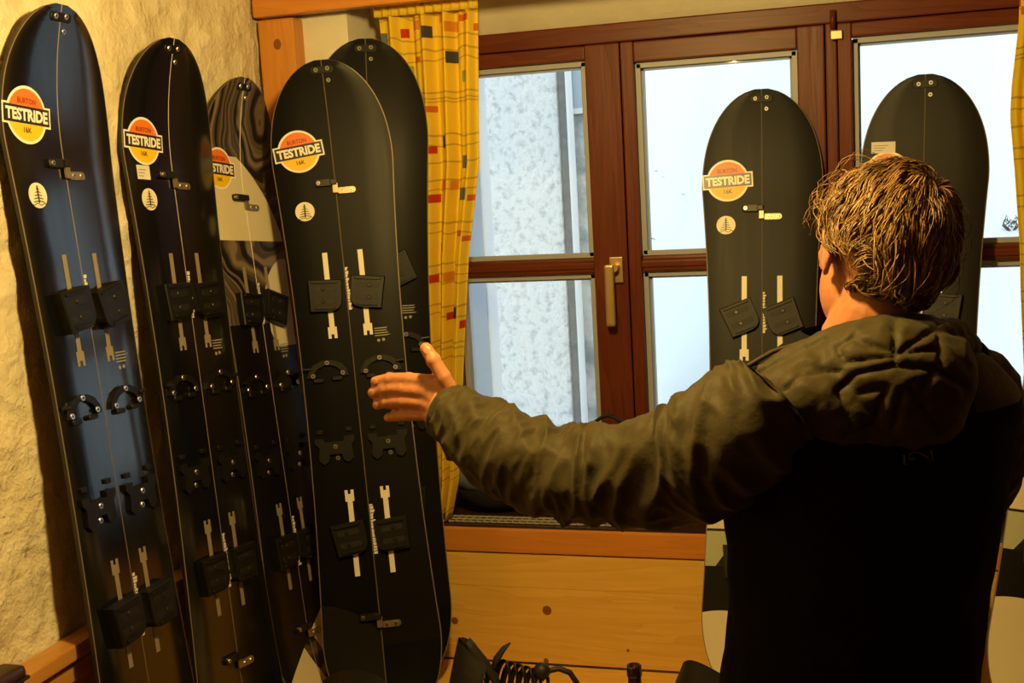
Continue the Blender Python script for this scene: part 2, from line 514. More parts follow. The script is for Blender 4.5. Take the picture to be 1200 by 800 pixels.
# corner post and curtain board
b = MB(); b.box((XL + .002, 2.862, 0.84), (-1.385, YW, 2.20), 0, .006)
post = tag(b.build('trim_1', M['pine_post']), kind='structure')
kb = MB(); kb.ball((-1.435, 2.862, 2.135), (.011, .0012, .014), 0, 14, 8); kb.build('knot', M['knot'], post, True)
val = empty('curtain_board', (-.45, 2.86, 2.20))
tag(val, 'honey pine curtain board spanning above the window', 'curtain board')
b = MB(); b.box(Vector((XL + .004, 2.835, 2.203)) - val.location, Vector((1.3, 2.870, 2.365)) - val.location, 0, .006); b.build('front_board', M['pine_orange'], val)
b = MB(); b.box(Vector((XL + .004, 2.870, 2.345)) - val.location, Vector((1.3, YW, 2.365)) - val.location, 0, .002); b.build('top_board', M['pine_orange'], val)
b = MB(); b.tube([Vector((XL + .01, 2.900, 2.31)) - val.location, Vector((1.25, 2.900, 2.31)) - val.location], .009, 10); b.build('curtain_rod', M['brass'], val, True)

# ------------------------------------------------------------------ corner bench below the window and along the left wall
YF = 2.04
bench = empty('window_bench', (0.4, 2.5, 0))
tag(bench, 'honey pine bench under the window with plank back and deep seat', 'bench')


def bpart(name, lo, hi, m, P, ch=.004):
    off = P.location
    b = MB(); b.box(Vector(lo) - off, Vector(hi) - off, 0, ch)
    return b.build(name, m, P)


bpart('cap_rail', (-1.385, 2.898, .770), (1.9, YW + .0, .8365), M['pine_orange'], bench, .005)
bpart('back_plank', (-1.47, 2.905, .464), (1.9, YW, .6735), M['pine'], bench, .0012)
bpart('back_plank', (-1.47, 2.9045, .674), (1.9, YW, .7665), M['pine'], bench, .0012)
for (x, y, r) in ((641, 715, .0125), (533, 727, .010), (736, 762, .004), (640, 774, .007)):
    p = px_y(x, y, 2.905)
    k = MB(); k.ball(p - bench.location, (r, .0012, r * 1.05), 0, 14, 8)
    k.build('knot', M['knot'], bench, True)
bpart('seat_plank', (-1.47, YF, .425), (1.9, YF + .288, SEAT), M['pine'], bench)
bpart('seat_plank', (-1.47, YF + .291, .425), (1.9, YF + .578, SEAT), M['pine'], bench)
bpart('seat_plank', (-1.47, YF + .581, .425), (1.9, 2.904, SEAT), M['pine'], bench)
bpart('front_panel', (-0.9, YF + .05, 0.0), (1.9, YF + .075, .425), M['pine'], bench)
bpart('end_panel', (1.87, YF + .075, 0.0), (1.895, 2.9, .425), M['pine'], bench)
lb = empty('wall_bench', (-1.2, .5, 0))
tag(lb, 'honey pine bench along the rough plaster wall', 'bench')
bpart('cap_rail', (XL + .004, -1.2, .895), (XL + .055, 2.86, .925), M['pine_y'], lb, .004)
bpart('back_plank', (XL + .004, -1.2, .464), (XL + .030, 2.86, .893), M['pine_y'], lb, .004)
bpart('back_batten', (XL + .030, -1.2, .850), (XL + .042, 2.86, .885), M['pine_y'], lb, .003)
bpart('seat_plank', (-1.455, -1.2, .425), (-1.20, YF - .003, SEAT), M['pine_y'], lb)
bpart('seat_plank', (-1.197, -1.2, .425), (-.96, YF - .003, SEAT), M['pine_y'], lb)
bpart('front_panel', (-1.02, -1.2, 0.0), (-.995, YF + .05, .425), M['pine_y'], lb)

# ------------------------------------------------------------------ pendant lamp over the table place (above the frame)
lamp = empty('pendant_lamp', (LAMP_POS.x, LAMP_POS.y, LAMP_POS.z))
tag(lamp, 'glowing opal globe pendant hanging from the ceiling', 'lamp')
m, nt, N, Lk, bs = new_mat('lamp_glow')
bs.inputs['Base Color'].default_value = (.9, .8, .6, 1)
bs.inputs['Emission Color'].default_value = LAMP_COLOR
bs.inputs['Emission Strength'].default_value = LAMP_STRENGTH
b = MB(); b.ball((0, 0, 0), .06, 0, 20, 14); b.build('globe', m, lamp, True)
b = MB(); b.lathe([(.018, .058), (.022, .062), (.022, .09), (.008, .10), (.0, .10)], 16); b.build('socket', M['brass'], lamp, True)
b = MB(); b.tube([(0, 0, .10), (0, 0, ZC - LAMP_POS.z - .012)], .003, 8); b.build('cord', M['black_plastic'], lamp)
b = MB(); b.lathe([(.0, ZC - LAMP_POS.z - .025), (.04, ZC - LAMP_POS.z - .02), (.045, ZC - LAMP_POS.z - .001)], 20); b.build('ceiling_rose', M['brass'], lamp, True)

# ------------------------------------------------------------------ outside: snow slope, neighbouring house, twigs
M['snow'] = mat('snow', (0.90, 0.93, 0.96), .8, 0, .2, .02, 3.0, .015)
vs, fs = [], []
nx, ny = 60, 50
for j in range(ny + 1):
    for i in range(nx + 1):
        x = -9 + 22 * i / nx; y = YO + .02 + 22 * j / ny
        sx_ = min(1, max(0, (-x - .7) / .5))
        t = max(0, y - 4.2 - 2.4 * sx_)
        z = .15 + t * .45 + .18 * noise.noise(Vector((x * .35, y * .35, 0))) + .05 * noise.noise(Vector((x, y, 3)))
        if y < 3.9: z = .1
        vs.append((x, y, z))
for j in range(ny):
    for i in range(nx):
        a = j * (nx + 1) + i; fs.append((a, a + 1, a + nx + 2, a + nx + 1))
snow_o = tag(mesh_obj('snow_slope', vs, fs, M['snow'], None, True), kind='structure')


def snow_z(x, y):
    return .15 + max(0, y - 4.2 - 2.4 * min(1, max(0, (-x - .7) / .5))) * .45 + .18 * noise.noise(Vector((x * .35, y * .35, 0))) + .05 * noise.noise(Vector((x, y, 3)))


M['roughcast'] = plaster('roughcast_render', (0.62, 0.64, 0.64), (0.97, 0.97, 0.96), 26, .03)
M['roughcast'].node_tree.nodes['Color Ramp'].color_ramp.elements[0].position = .33
M['roughcast'].node_tree.nodes['Color Ramp'].color_ramp.elements[1].position = .50
M['mottled'] = plaster('mottled_concrete', (0.26, 0.29, 0.30), (0.62, 0.62, 0.58), 7, .01)
M['dark_groove'] = mat('dark_joint', (.24, .235, .22), .9, 0, .2, .01, 30, .3)  # darker mottled tone for the groove at the house corner
house = empty('neighbour_house', (-2.6, 5.2, 0))
tag(house, 'roughcast grey white house wall with downpipe outside the window', 'building')


def hpart(name, lo, hi, m, ch=.01):
    return bpart(name, lo, hi, m, house, ch)


hpart('wall', (-4.6, 5.2, -.2), (-1.262, 6.1, 4.2), M['roughcast'], .02)
hpart('corner_joint', (-1.262, 5.215, -.2), (-1.225, 6.0, 4.2), M['dark_groove'], .004)
hpart('corner_pier', (-1.224, 5.23, -.2), (-1.095, 6.0, 2.02), M['mottled'], .01)
hpart('upper_cladding', (-1.20, 5.24, 2.045), (-1.10, 6.0, 4.2), mat('blue_grey_cladding', (.50, .58, .66), .5), .004)
hpart('pier_cap', (-1.222, 5.20, 2.02), (-1.09, 6.0, 2.045), M['st_label'], .004)
bp_ = MB(); bp_.tube([Vector((-1.205, 5.19, -.1)) - house.location, Vector((-1.205, 5.19, 4.2)) - house.location], .016, 12); bp_.build('downpipe', mat('white_pipe', (.80, .81, .80), .5), house, True)

rng = random.Random(4)
M['twig'] = mat('bare_twig', (.10, .085, .07), .8)


def twig(x, y, h, label, n):
    o = empty('shrub', (x, y, snow_z(x, y) - .02))
    tag(o, label, 'shrub')
    for k in range(n):
        a = rng.uniform(0, 6.28); r = rng.uniform(.2, .9) * h
        b = MB()
        e = Vector((math.cos(a) * r * .6, math.sin(a) * r * .4, h * rng.uniform(.6, 1)))
        mid = e * .5 + Vector((rng.uniform(-.05, .05), 0, .05 * h))
        b.tube([(0, 0, 0), mid, e], [.005, .004, .0015], 6)
        for q in range(3):
            t = rng.uniform(.4, .9); s = e * t
            b.tube([s, s + Vector((rng.uniform(-.3, .3) * h, 0, rng.uniform(.05, .3) * h))], [.003, .001], 5)
        b.build('stem', M['twig'], o)




def snow_hit(x, y):
    t = px_y(x, y, 8.0) - CAM
    for k in range(900):
        Q = CAM + t * (.5 + k * .003)
        if Q.y > 4.0 and Q.z <= snow_z(Q.x, Q.y): return Q
    return Q


q = snow_hit(1186, 270); twig(q.x, q.y, .10, 'small bare shrub poking from the snow beside the curtain', 7)
q = snow_hit(762, 282); twig(q.x, q.y, .05, 'low dry tuft in the snow near the house corner', 5)
M['stone'] = mat('wet_stone', (.42, .44, .46), .8)
for i, (sx, sy) in enumerate(((757, 184), (769, 201), (777, 208), (788, 217), (801, 228), (808, 236), (806, 148))):
    Q = snow_hit(sx, sy)
    b = MB(); b.ball((0, 0, 0), (.016 + .007 * (i % 3), .014, .008 + .004 * (i % 2)), 0, 10, 7)
    r = b.build('stone', M['stone'], None, True)
    r.location = Q
    tag(r, 'small grey stone showing through the snow slope', 'stone', 'stones in the snow')
# ------------------------------------------------------------------ curtains


def curtain_mat():
    m, nt, N, Lk, b = new_mat('printed_yellow_cotton')
    uvn = N.new('ShaderNodeUVMap'); uvn.uv_map = 'UVMap'
    sep = N.new('ShaderNodeSeparateXYZ'); Lk.new(uvn.outputs[0], sep.inputs[0])

    def math_(op, a, bb=None, c=None):
        n = N.new('ShaderNodeMath'); n.operation = op
        for i, v in enumerate((a, bb, c)):
            if v is None: continue
            if isinstance(v, (int, float)): n.inputs[i].default_value = v
            else: Lk.new(v, n.inputs[i])
        return n.outputs[0]
    U, V = sep.outputs[0], sep.outputs[1]
    # wavering thin brown lines
    nz = N.new('ShaderNodeTexNoise'); nz.inputs['Scale'].default_value = 6.0
    Lk.new(uvn.outputs[0], nz.inputs['Vector'])
    wob = math_('MULTIPLY', nz.outputs['Fac'], .035)
    vv = math_('ADD', V, wob)

    def lines(freq, width, phase):
        fr = math_('FRACT', math_('MULTIPLY_ADD', vv, freq, phase))
        return math_('LESS_THAN', fr, width)
    l1 = lines(9.0, .045, 0.0); l2 = lines(9.0, .035, .22); l3 = lines(6.3, .028, .5)
    row = math_('FLOOR', math_('MULTIPLY', V, 9.0)); colm = math_('FLOOR', math_('MULTIPLY', U, 11.0))
    fv = math_('FRACT', math_('MULTIPLY', V, 9.0)); fu = math_('FRACT', math_('MULTIPLY', U, 11.0))
    cmb = N.new('ShaderNodeCombineXYZ'); Lk.new(row, cmb.inputs[1]); Lk.new(colm, cmb.inputs[0])
    wn = N.new('ShaderNodeTexWhiteNoise'); wn.noise_dimensions = '2D'; Lk.new(cmb.outputs[0], wn.inputs['Vector'])
    sp = N.new('ShaderNodeSeparateColor'); Lk.new(wn.outputs['Color'], sp.inputs[0])
    wn2 = N.new('ShaderNodeTexWhiteNoise'); wn2.noise_dimensions = '3D'
    c2 = N.new('ShaderNodeCombineXYZ'); Lk.new(row, c2.inputs[0]); Lk.new(colm, c2.inputs[1]); c2.inputs[2].default_value = 4.7; Lk.new(c2.outputs[0], wn2.inputs['Vector'])
    # rectangle inside the cell, size from the cell's noise
    wid = math_('MULTIPLY_ADD', sp.outputs[1], .8, .3)
    hei = math_('MULTIPLY_ADD', sp.outputs[2], .09, .06)
    inu = math_('LESS_THAN', math_('ABSOLUTE', math_('SUBTRACT', fu, .5)), math_('MULTIPLY', wid, .5))
    inv = math_('LESS_THAN', math_('ABSOLUTE', math_('SUBTRACT', fv, math_('MULTIPLY_ADD', sp.outputs[0], .6, .2))), hei)
    on = math_('GREATER_THAN', wn2.outputs['Value'], .60)
    rect = math_('MULTIPLY', math_('MULTIPLY', inu, inv), on)
    ramp = N.new('ShaderNodeValToRGB'); ramp.color_ramp.interpolation = 'CONSTANT'
    els = ramp.color_ramp.elements
    els[0].position = 0; els[0].color = (.80, .22, .03, 1)
    els[1].position = .3; els[1].color = (.70, .07, .02, 1)
    for p, c in ((.5, (.85, .40, .05, 1)), (.68, (.45, .50, .12, 1)), (.8, (.10, .10, .12, 1)), (.88, (.22, .25, .28, 1))):
        e = els.new(p); e.color = c
    Lk.new(sp.outputs[2], ramp.inputs[0])

    def mixc(f, a, bb):
        n = N.new('ShaderNodeMix'); n.data_type = 'RGBA'
        Lk.new(f, n.inputs[0])
        for i, v in ((6, a), (7, bb)):
            if isinstance(v, tuple): n.inputs[i].default_value = v
            else: Lk.new(v, n.inputs[i])
        return n.outputs[2]
    ln = math_('MINIMUM', math_('ADD', math_('ADD', l1, l2), l3), 1.0)
    c = mixc(math_('MULTIPLY', ln, .55), (1.0, .78, .07, 1), (.50, .31, .05, 1))
    c = mixc(rect, c, ramp.outputs[0])
    Lk.new(c, b.inputs['Base Color'])
    b.inputs['Roughness'].default_value = .85
    b.inputs['Specular IOR Level'].default_value = .15
    # thin cotton lets some daylight through
    out = N['Material Output']
    tl = N.new('ShaderNodeBsdfTranslucent'); Lk.new(c, tl.inputs[0])
    mx = N.new('ShaderNodeMixShader'); mx.inputs[0].default_value = .42
    Lk.new(b.outputs[0], mx.inputs[1]); Lk.new(tl.outputs[0], mx.inputs[2]); Lk.new(mx.outputs[0], out.inputs[0])
    return m


M['curtain'] = curtain_mat()


def curtain(name, left, right, ztop, zbot, ybase, folds, seed, label):
    """left / right: lists of (z, x) outlines"""
    def ev(L, z):
        L = sorted(L)
        for (a, xa), (b_, xb) in zip(L, L[1:]):
            if z <= b_:
                t = max(0, (z - a) / (b_ - a)); return xa + (xb - xa) * t
        return L[-1][1]
    left = [(z, x * .987) for z, x in left]; right = [(z, x * .987) for z, x in right]
    nu, nv = 120, 70
    vs, fs, uv = [], [], []
    for j in range(nv + 1):
        z = zbot + (ztop - zbot) * j / nv
        x0, x1 = ev(left, z), ev(right, z)
        for i in range(nu + 1):
            a = i / nu
            g = a + .03 * math.sin(a * 9 + seed)
            amp = .020 + .012 * noise.noise(Vector((a * 3, z * .8, seed)))
            y = ybase + amp * math.sin(2 * math.pi * folds * g + .5 * math.sin(z * 1.3 + seed)) + .006 * math.sin(2 * math.pi * folds * 2.3 * a + z)
            vs.append((x0 + (x1 - x0) * a, y, z))
            uv.append((a * .75 + seed, z))
    for j in range(nv):
        for i in range(nu):
            q = j * (nu + 1) + i; fs.append((q, q + 1, q + nu + 2, q + nu + 1))
    root = empty(name, ((left[0][1] + right[0][1]) / 2, ybase, zbot))
    tag(root, label, 'curtain', 'printed yellow curtains')
    vs = [Vector(v) - root.location for v in vs]
    o = mesh_obj('cloth', vs, fs, M['curtain'], root, True, None, uv)
    sd = o.modifiers.new('thickness', 'SOLIDIFY'); sd.thickness = .0016
    # gathered heading band
    b = MB()
    n = 60
    hv, hf = [], []
    for j in range(4):
        z = ztop - .055 + .0185 * j
        for i in range(n + 1):
            a = i / n; x = left[-1][1] + (right[-1][1] - left[-1][1]) * a
            hv.append(Vector((x, ybase - .026 - .006 * math.sin(a * 2 * math.pi * folds * 3), z)) - root.location)
    for j in range(3):
        for i in range(n):
            q = j * (n + 1) + i; hf.append((q, q + 1, q + n + 2, q + n + 1))
    h = mesh_obj('heading_band', hv, hf, M['curtain'], root, True, None, [((q % (n + 1)) / n * .7 + seed, 3.1 + (q // (n + 1)) * .02) for q in range(len(hv))])
    sd = h.modifiers.new('thickness', 'SOLIDIFY'); sd.thickness = .0016
    for k in range(7):
        a = (k + .5) / 7
        x = left[-1][1] + (right[-1][1] - left[-1][1]) * a
        r = MB()
        r.tube([Vector((x, 2.900 + .0135 * math.cos(t * math.pi / 8), 2.31 + .0135 * math.sin(t * math.pi / 8))) - root.location for t in range(17)], .0018, 6)
        r.build('ring', M['brass'], root, True)
    return root


curtain('curtain', [(.845, -1.165), (1.2, -1.18), (2.25, -1.20)], [(.845, -1.087), (.95, -1.06), (1.33, -1.018), (1.56, -.99), (1.80, -.945), (2.30, -.915)],
        2.24, .845, 2.945, 4.0, .31, 'yellow curtain with orange and red printed blocks behind the corner snowboards')
curtain('curtain', [(.845, .40), (1.43, .374), (1.53, .372), (1.71, .360), (1.83, .350), (1.90, .353), (2.04, .368), (2.30, .372)], [(.845, .66), (2.30, .72)],
        2.24, .845, 2.945, 4.5, 2.63, 'yellow curtain at the window side opposite the plaster wall')

# ------------------------------------------------------------------ splitboards
EN, ET = .24, .22


class BoardShape:
    def __init__(s, L, sc):
        s.L, s.sc = L, sc

    def hw(s, d):
        L = s.L
        if d < EN:
            t = 1 - d / EN; return .148 * math.sqrt(max(0, 1 - t ** 2.3))
        e = L - ET
        if d <= e:
            md = (EN + e) / 2; t = (d - md) / (e - EN) * 2
            return .127 + ((.148 - .127) if d < md else (.144 - .127)) * t * t
        t = (d - e) / ET
        return .144 * math.sqrt(max(0, 1 - t ** 2.3))

    def kick(s, d):
        if d < .28: return .055 * ((.28 - d) / .28) ** 2
        if d > s.L - .26: return .05 * ((d - s.L + .26) / .26) ** 2
        return 0

    def map(s, p):
        """(u across, d from the nose, h above the top sheet) -> local object space (x right, y into the board, z up)"""
        u, d, h = p
        return Vector((u * s.sc, -(s.kick(d) - .055) - h, (s.L - d) * s.sc))


def board_frame(p, L):
    az, tilt, roll = p[3:6]
    d = Vector((math.cos(az) * math.sin(tilt), math.sin(az) * math.sin(tilt), -math.cos(tilt)))
    n0 = Vector((math.cos(roll), math.sin(roll), 0))
    n = (n0 - n0.dot(d) * d).normalized()
    U = (-d).cross(n)
    T = Vector(p[:3]) + d * (L * p[6])
    R = Matrix((U, -n, -d)).transposed()
    return Matrix.Translation(T) @ R.to_4x4()


def top_sheet(name, kind):
    """black top sheets; kind 'swirl' and 'panel' carry the printed graphics, laid out across the board (x) and along it (z)"""
    m, nt, N, Lk, b = new_mat(name)
    uvn = N.new('ShaderNodeUVMap'); uvn.uv_map = 'UVMap'
    sep = N.new('ShaderNodeSeparateXYZ'); Lk.new(uvn.outputs[0], sep.inputs[0])
    U, D = sep.outputs[0], sep.outputs[1]

    def math_(op, a, bb=None, c=None):
        n = N.new('ShaderNodeMath'); n.operation = op
        for i, v in enumerate((a, bb, c)):
            if v is None: continue
            if isinstance(v, (int, float)): n.inputs[i].default_value = v
            else: Lk.new(v, n.inputs[i])
        return n.outputs[0]

    def circle(cu, cd, r):
        a = math_('SUBTRACT', U, cu); c = math_('SUBTRACT', D, cd)
        return math_('LESS_THAN', math_('ADD', math_('MULTIPLY', a, a), math_('MULTIPLY', c, c)), r * r)

    def mixc(f, a, bb):
        n = N.new('ShaderNodeMix'); n.data_type = 'RGBA'
        Lk.new(f, n.inputs[0])
        for i, v in ((6, a), (7, bb)):
            if isinstance(v, tuple): n.inputs[i].default_value = v
            else: Lk.new(v, n.inputs[i])
        return n.outputs[2]
    both = lambda a, c: math_('MULTIPLY', a, c)
    inv = lambda a: math_('SUBTRACT', 1.0, a)
    black = (.0036, .0042, .0062, 1) if kind == 'plain' else (.0040, .0036, .0032, 1)  # plain boards: the window's blue reflection tinted into the black
    soft = (.013, .0115, .009, 1)
    cream = (.66, .60, .44, 1)
    # brushed noise for all boards
    mp = N.new('ShaderNodeMapping'); mp.inputs['Scale'].default_value = (60, 3, 1); Lk.new(uvn.outputs[0], mp.inputs[0])
    nz = N.new('ShaderNodeTexNoise'); nz.inputs['Scale'].default_value = 1.5; nz.inputs['Detail'].default_value = 6; Lk.new(mp.outputs[0], nz.inputs['Vector'])
    if kind in ('plain', 'matte', 'satin'):
        g = both(circle(-.16, 1.50, .19), math_('LESS_THAN', U, 0.0))
        c = mixc(g, black if kind != 'matte' else (.0062, .0054, .0040, 1), soft if kind != 'matte' else (.010, .0088, .0066, 1))
        if kind != 'matte':
            r2 = math_('GREATER_THAN', U, 0.0)
            c = mixc(both(r2, inv(math_('GREATER_THAN', D, 1.42))), c, (.0075, .0065, .005, 1))  # warm brown reflection on the right half painted into the colour
    if kind in ('swirl',):
        # marbled swirl: warped bands
        wn = N.new('ShaderNodeTexNoise'); wn.inputs['Scale'].default_value = 5.0; wn.inputs['Detail'].default_value = 2
        Lk.new(uvn.outputs[0], wn.inputs['Vector'])
        du = math_('SUBTRACT', U, .075); dd = math_('MULTIPLY', math_('SUBTRACT', D, .10), .55)
        rr = math_('SQRT', math_('ADD', math_('MULTIPLY', du, du), math_('MULTIPLY', dd, dd)))
        ph = math_('ADD', math_('MULTIPLY', rr, 30.0), math_('MULTIPLY', wn.outputs['Fac'], 5.0))
        fine = N.new('ShaderNodeTexNoise'); fine.noise_dimensions = '1D'; fine.inputs['Scale'].default_value = 1.7; fine.inputs['Detail'].default_value = 5
        Lk.new(ph, fine.inputs['W'])
        st = N.new('ShaderNodeValToRGB'); e = st.color_ramp.elements
        e[0].position = .42; e[0].color = (.010, .0085, .008, 1); e[1].position = .66; e[1].color = (.20, .15, .105, 1)
        Lk.new(fine.outputs['Fac'], st.inputs[0])
        low = math_('GREATER_THAN', D, .60)
        c = mixc(low, st.outputs[0], black)
        # cream wedge under a falling arc, then a cream lens beside the binding
        wedge = both(both(inv(circle(.21, .165 - .05, .20)), circle(-.17, .46, .31)), both(math_('LESS_THAN', D, .395), math_('GREATER_THAN', D, .19)))
        c = mixc(wedge, c, cream)
        lens = both(both(math_('GREATER_THAN', U, .03), circle(.16, .57, .14)), both(math_('LESS_THAN', D, .66), math_('GREATER_THAN', D, .44)))
        c = mixc(lens, c, cream)
        tail = math_('GREATER_THAN', math_('ADD', D, math_('MULTIPLY', U, .75)), 1.375)
        band = math_('LESS_THAN', math_('ABSOLUTE', math_('SUBTRACT', U, math_('MULTIPLY_ADD', math_('SUBTRACT', D, 1.4), .55, .0))), .028)
        strip = mixc(band, cream, st.outputs[0])
        c = mixc(tail, c, strip)
    if kind == 'panel':
        c = (.0062, .0054, .0040, 1)
        a1 = both(both(circle(-.01, 1.20, .215), math_('LESS_THAN', D, 1.17)), math_('LESS_THAN', U, .02))
        g1 = mixc(a1, c, cream)
        lnm = both(a1, math_('LESS_THAN', math_('ABSOLUTE', math_('SUBTRACT', D, 1.083)), .003))
        dg = both(both(a1, math_('GREATER_THAN', D, 1.083)), math_('GREATER_THAN', math_('ADD', math_('MULTIPLY', U, 1.4), D), 1.015))
        g2 = mixc(math_('MAXIMUM', lnm, dg), g1, (.015, .013, .012, 1))
        gr = both(both(a1, math_('GREATER_THAN', D, 1.086)), inv(dg))
        g3 = mixc(gr, g2, (.42, .44, .30, 1))
        a2 = both(circle(-.09, 1.485, .21), math_('GREATER_THAN', D, 1.2))
        c = mixc(a2, g3, cream)
    if isinstance(c, tuple): b.inputs['Base Color'].default_value = c
    else: Lk.new(c, b.inputs['Base Color'])
    rr = N.new('ShaderNodeMapRange')
    lo, hi = {'plain': (.12, .20), 'swirl': (.28, .40), 'matte': (.40, .5), 'panel': (.42, .5), 'satin': (.36, .46)}[kind]
    rr.inputs['To Min'].default_value = lo; rr.inputs['To Max'].default_value = hi
    Lk.new(nz.outputs['Fac'], rr.inputs['Value']); Lk.new(rr.outputs[0], b.inputs['Roughness'])
    b.inputs['Specular IOR Level'].default_value = {'plain': .95, 'swirl': .4, 'satin': .14}.get(kind, .22)
    return m


for k in ('plain', 'swirl', 'matte', 'panel', 'satin'):
    M['top_' + k] = top_sheet('top_sheet_' + k, k)

_text_cache = {}


def text_mesh(body, bold=0.0):
    """flat triangles of a word, 1 unit cap height, centred"""
    key = (body, bold)
    if key in _text_cache: return _text_cache[key]
    cu = bpy.data.curves.new('word', 'FONT')
    cu.body = body; cu.align_x = 'CENTER'; cu.align_y = 'CENTER'; cu.size = 1.0; cu.offset = bold; cu.resolution_u = 3
    o = bpy.data.objects.new('word', cu); COL.objects.link(o)
    bpy.context.view_layer.update()
    me = bpy.data.meshes.new_from_object(o.evaluated_get(bpy.context.evaluated_depsgraph_get()))
    vs = [v.co.copy() for v in me.vertices]; fs = [tuple(p.vertices) for p in me.polygons]
    bpy.data.objects.remove(o); bpy.data.meshes.remove(me)
    xs = [v.x for v in vs]; ys = [v.y for v in vs]
    cx, cy, w, h = (min(xs) + max(xs)) / 2, (min(ys) + max(ys)) / 2, max(xs) - min(xs), max(ys) - min(ys)
    vs = [((v.x - cx) / w, (v.y - cy) / h) for v in vs]     # unit box
    _text_cache[key] = (vs, fs)
    return vs, fs


def disc(r, n=16, cx=0, cy=0):
    return [(cx + r * math.cos(2 * math.pi * k / n), cy + r * math.sin(2 * math.pi * k / n)) for k in range(n)]


def rrect(w, h, r, n=4):
    P = []
    for sx, sy, a0 in ((1, 1, 0), (-1, 1, 90), (-1, -1, 180), (1, -1, 270)):
        for k in range(n + 1):
            a = math.radians(a0 + 90 * k / n)
            P.append((sx * (w / 2 - r) + r * math.cos(a), sy * (h / 2 - r) + r * math.sin(a)))
    return P


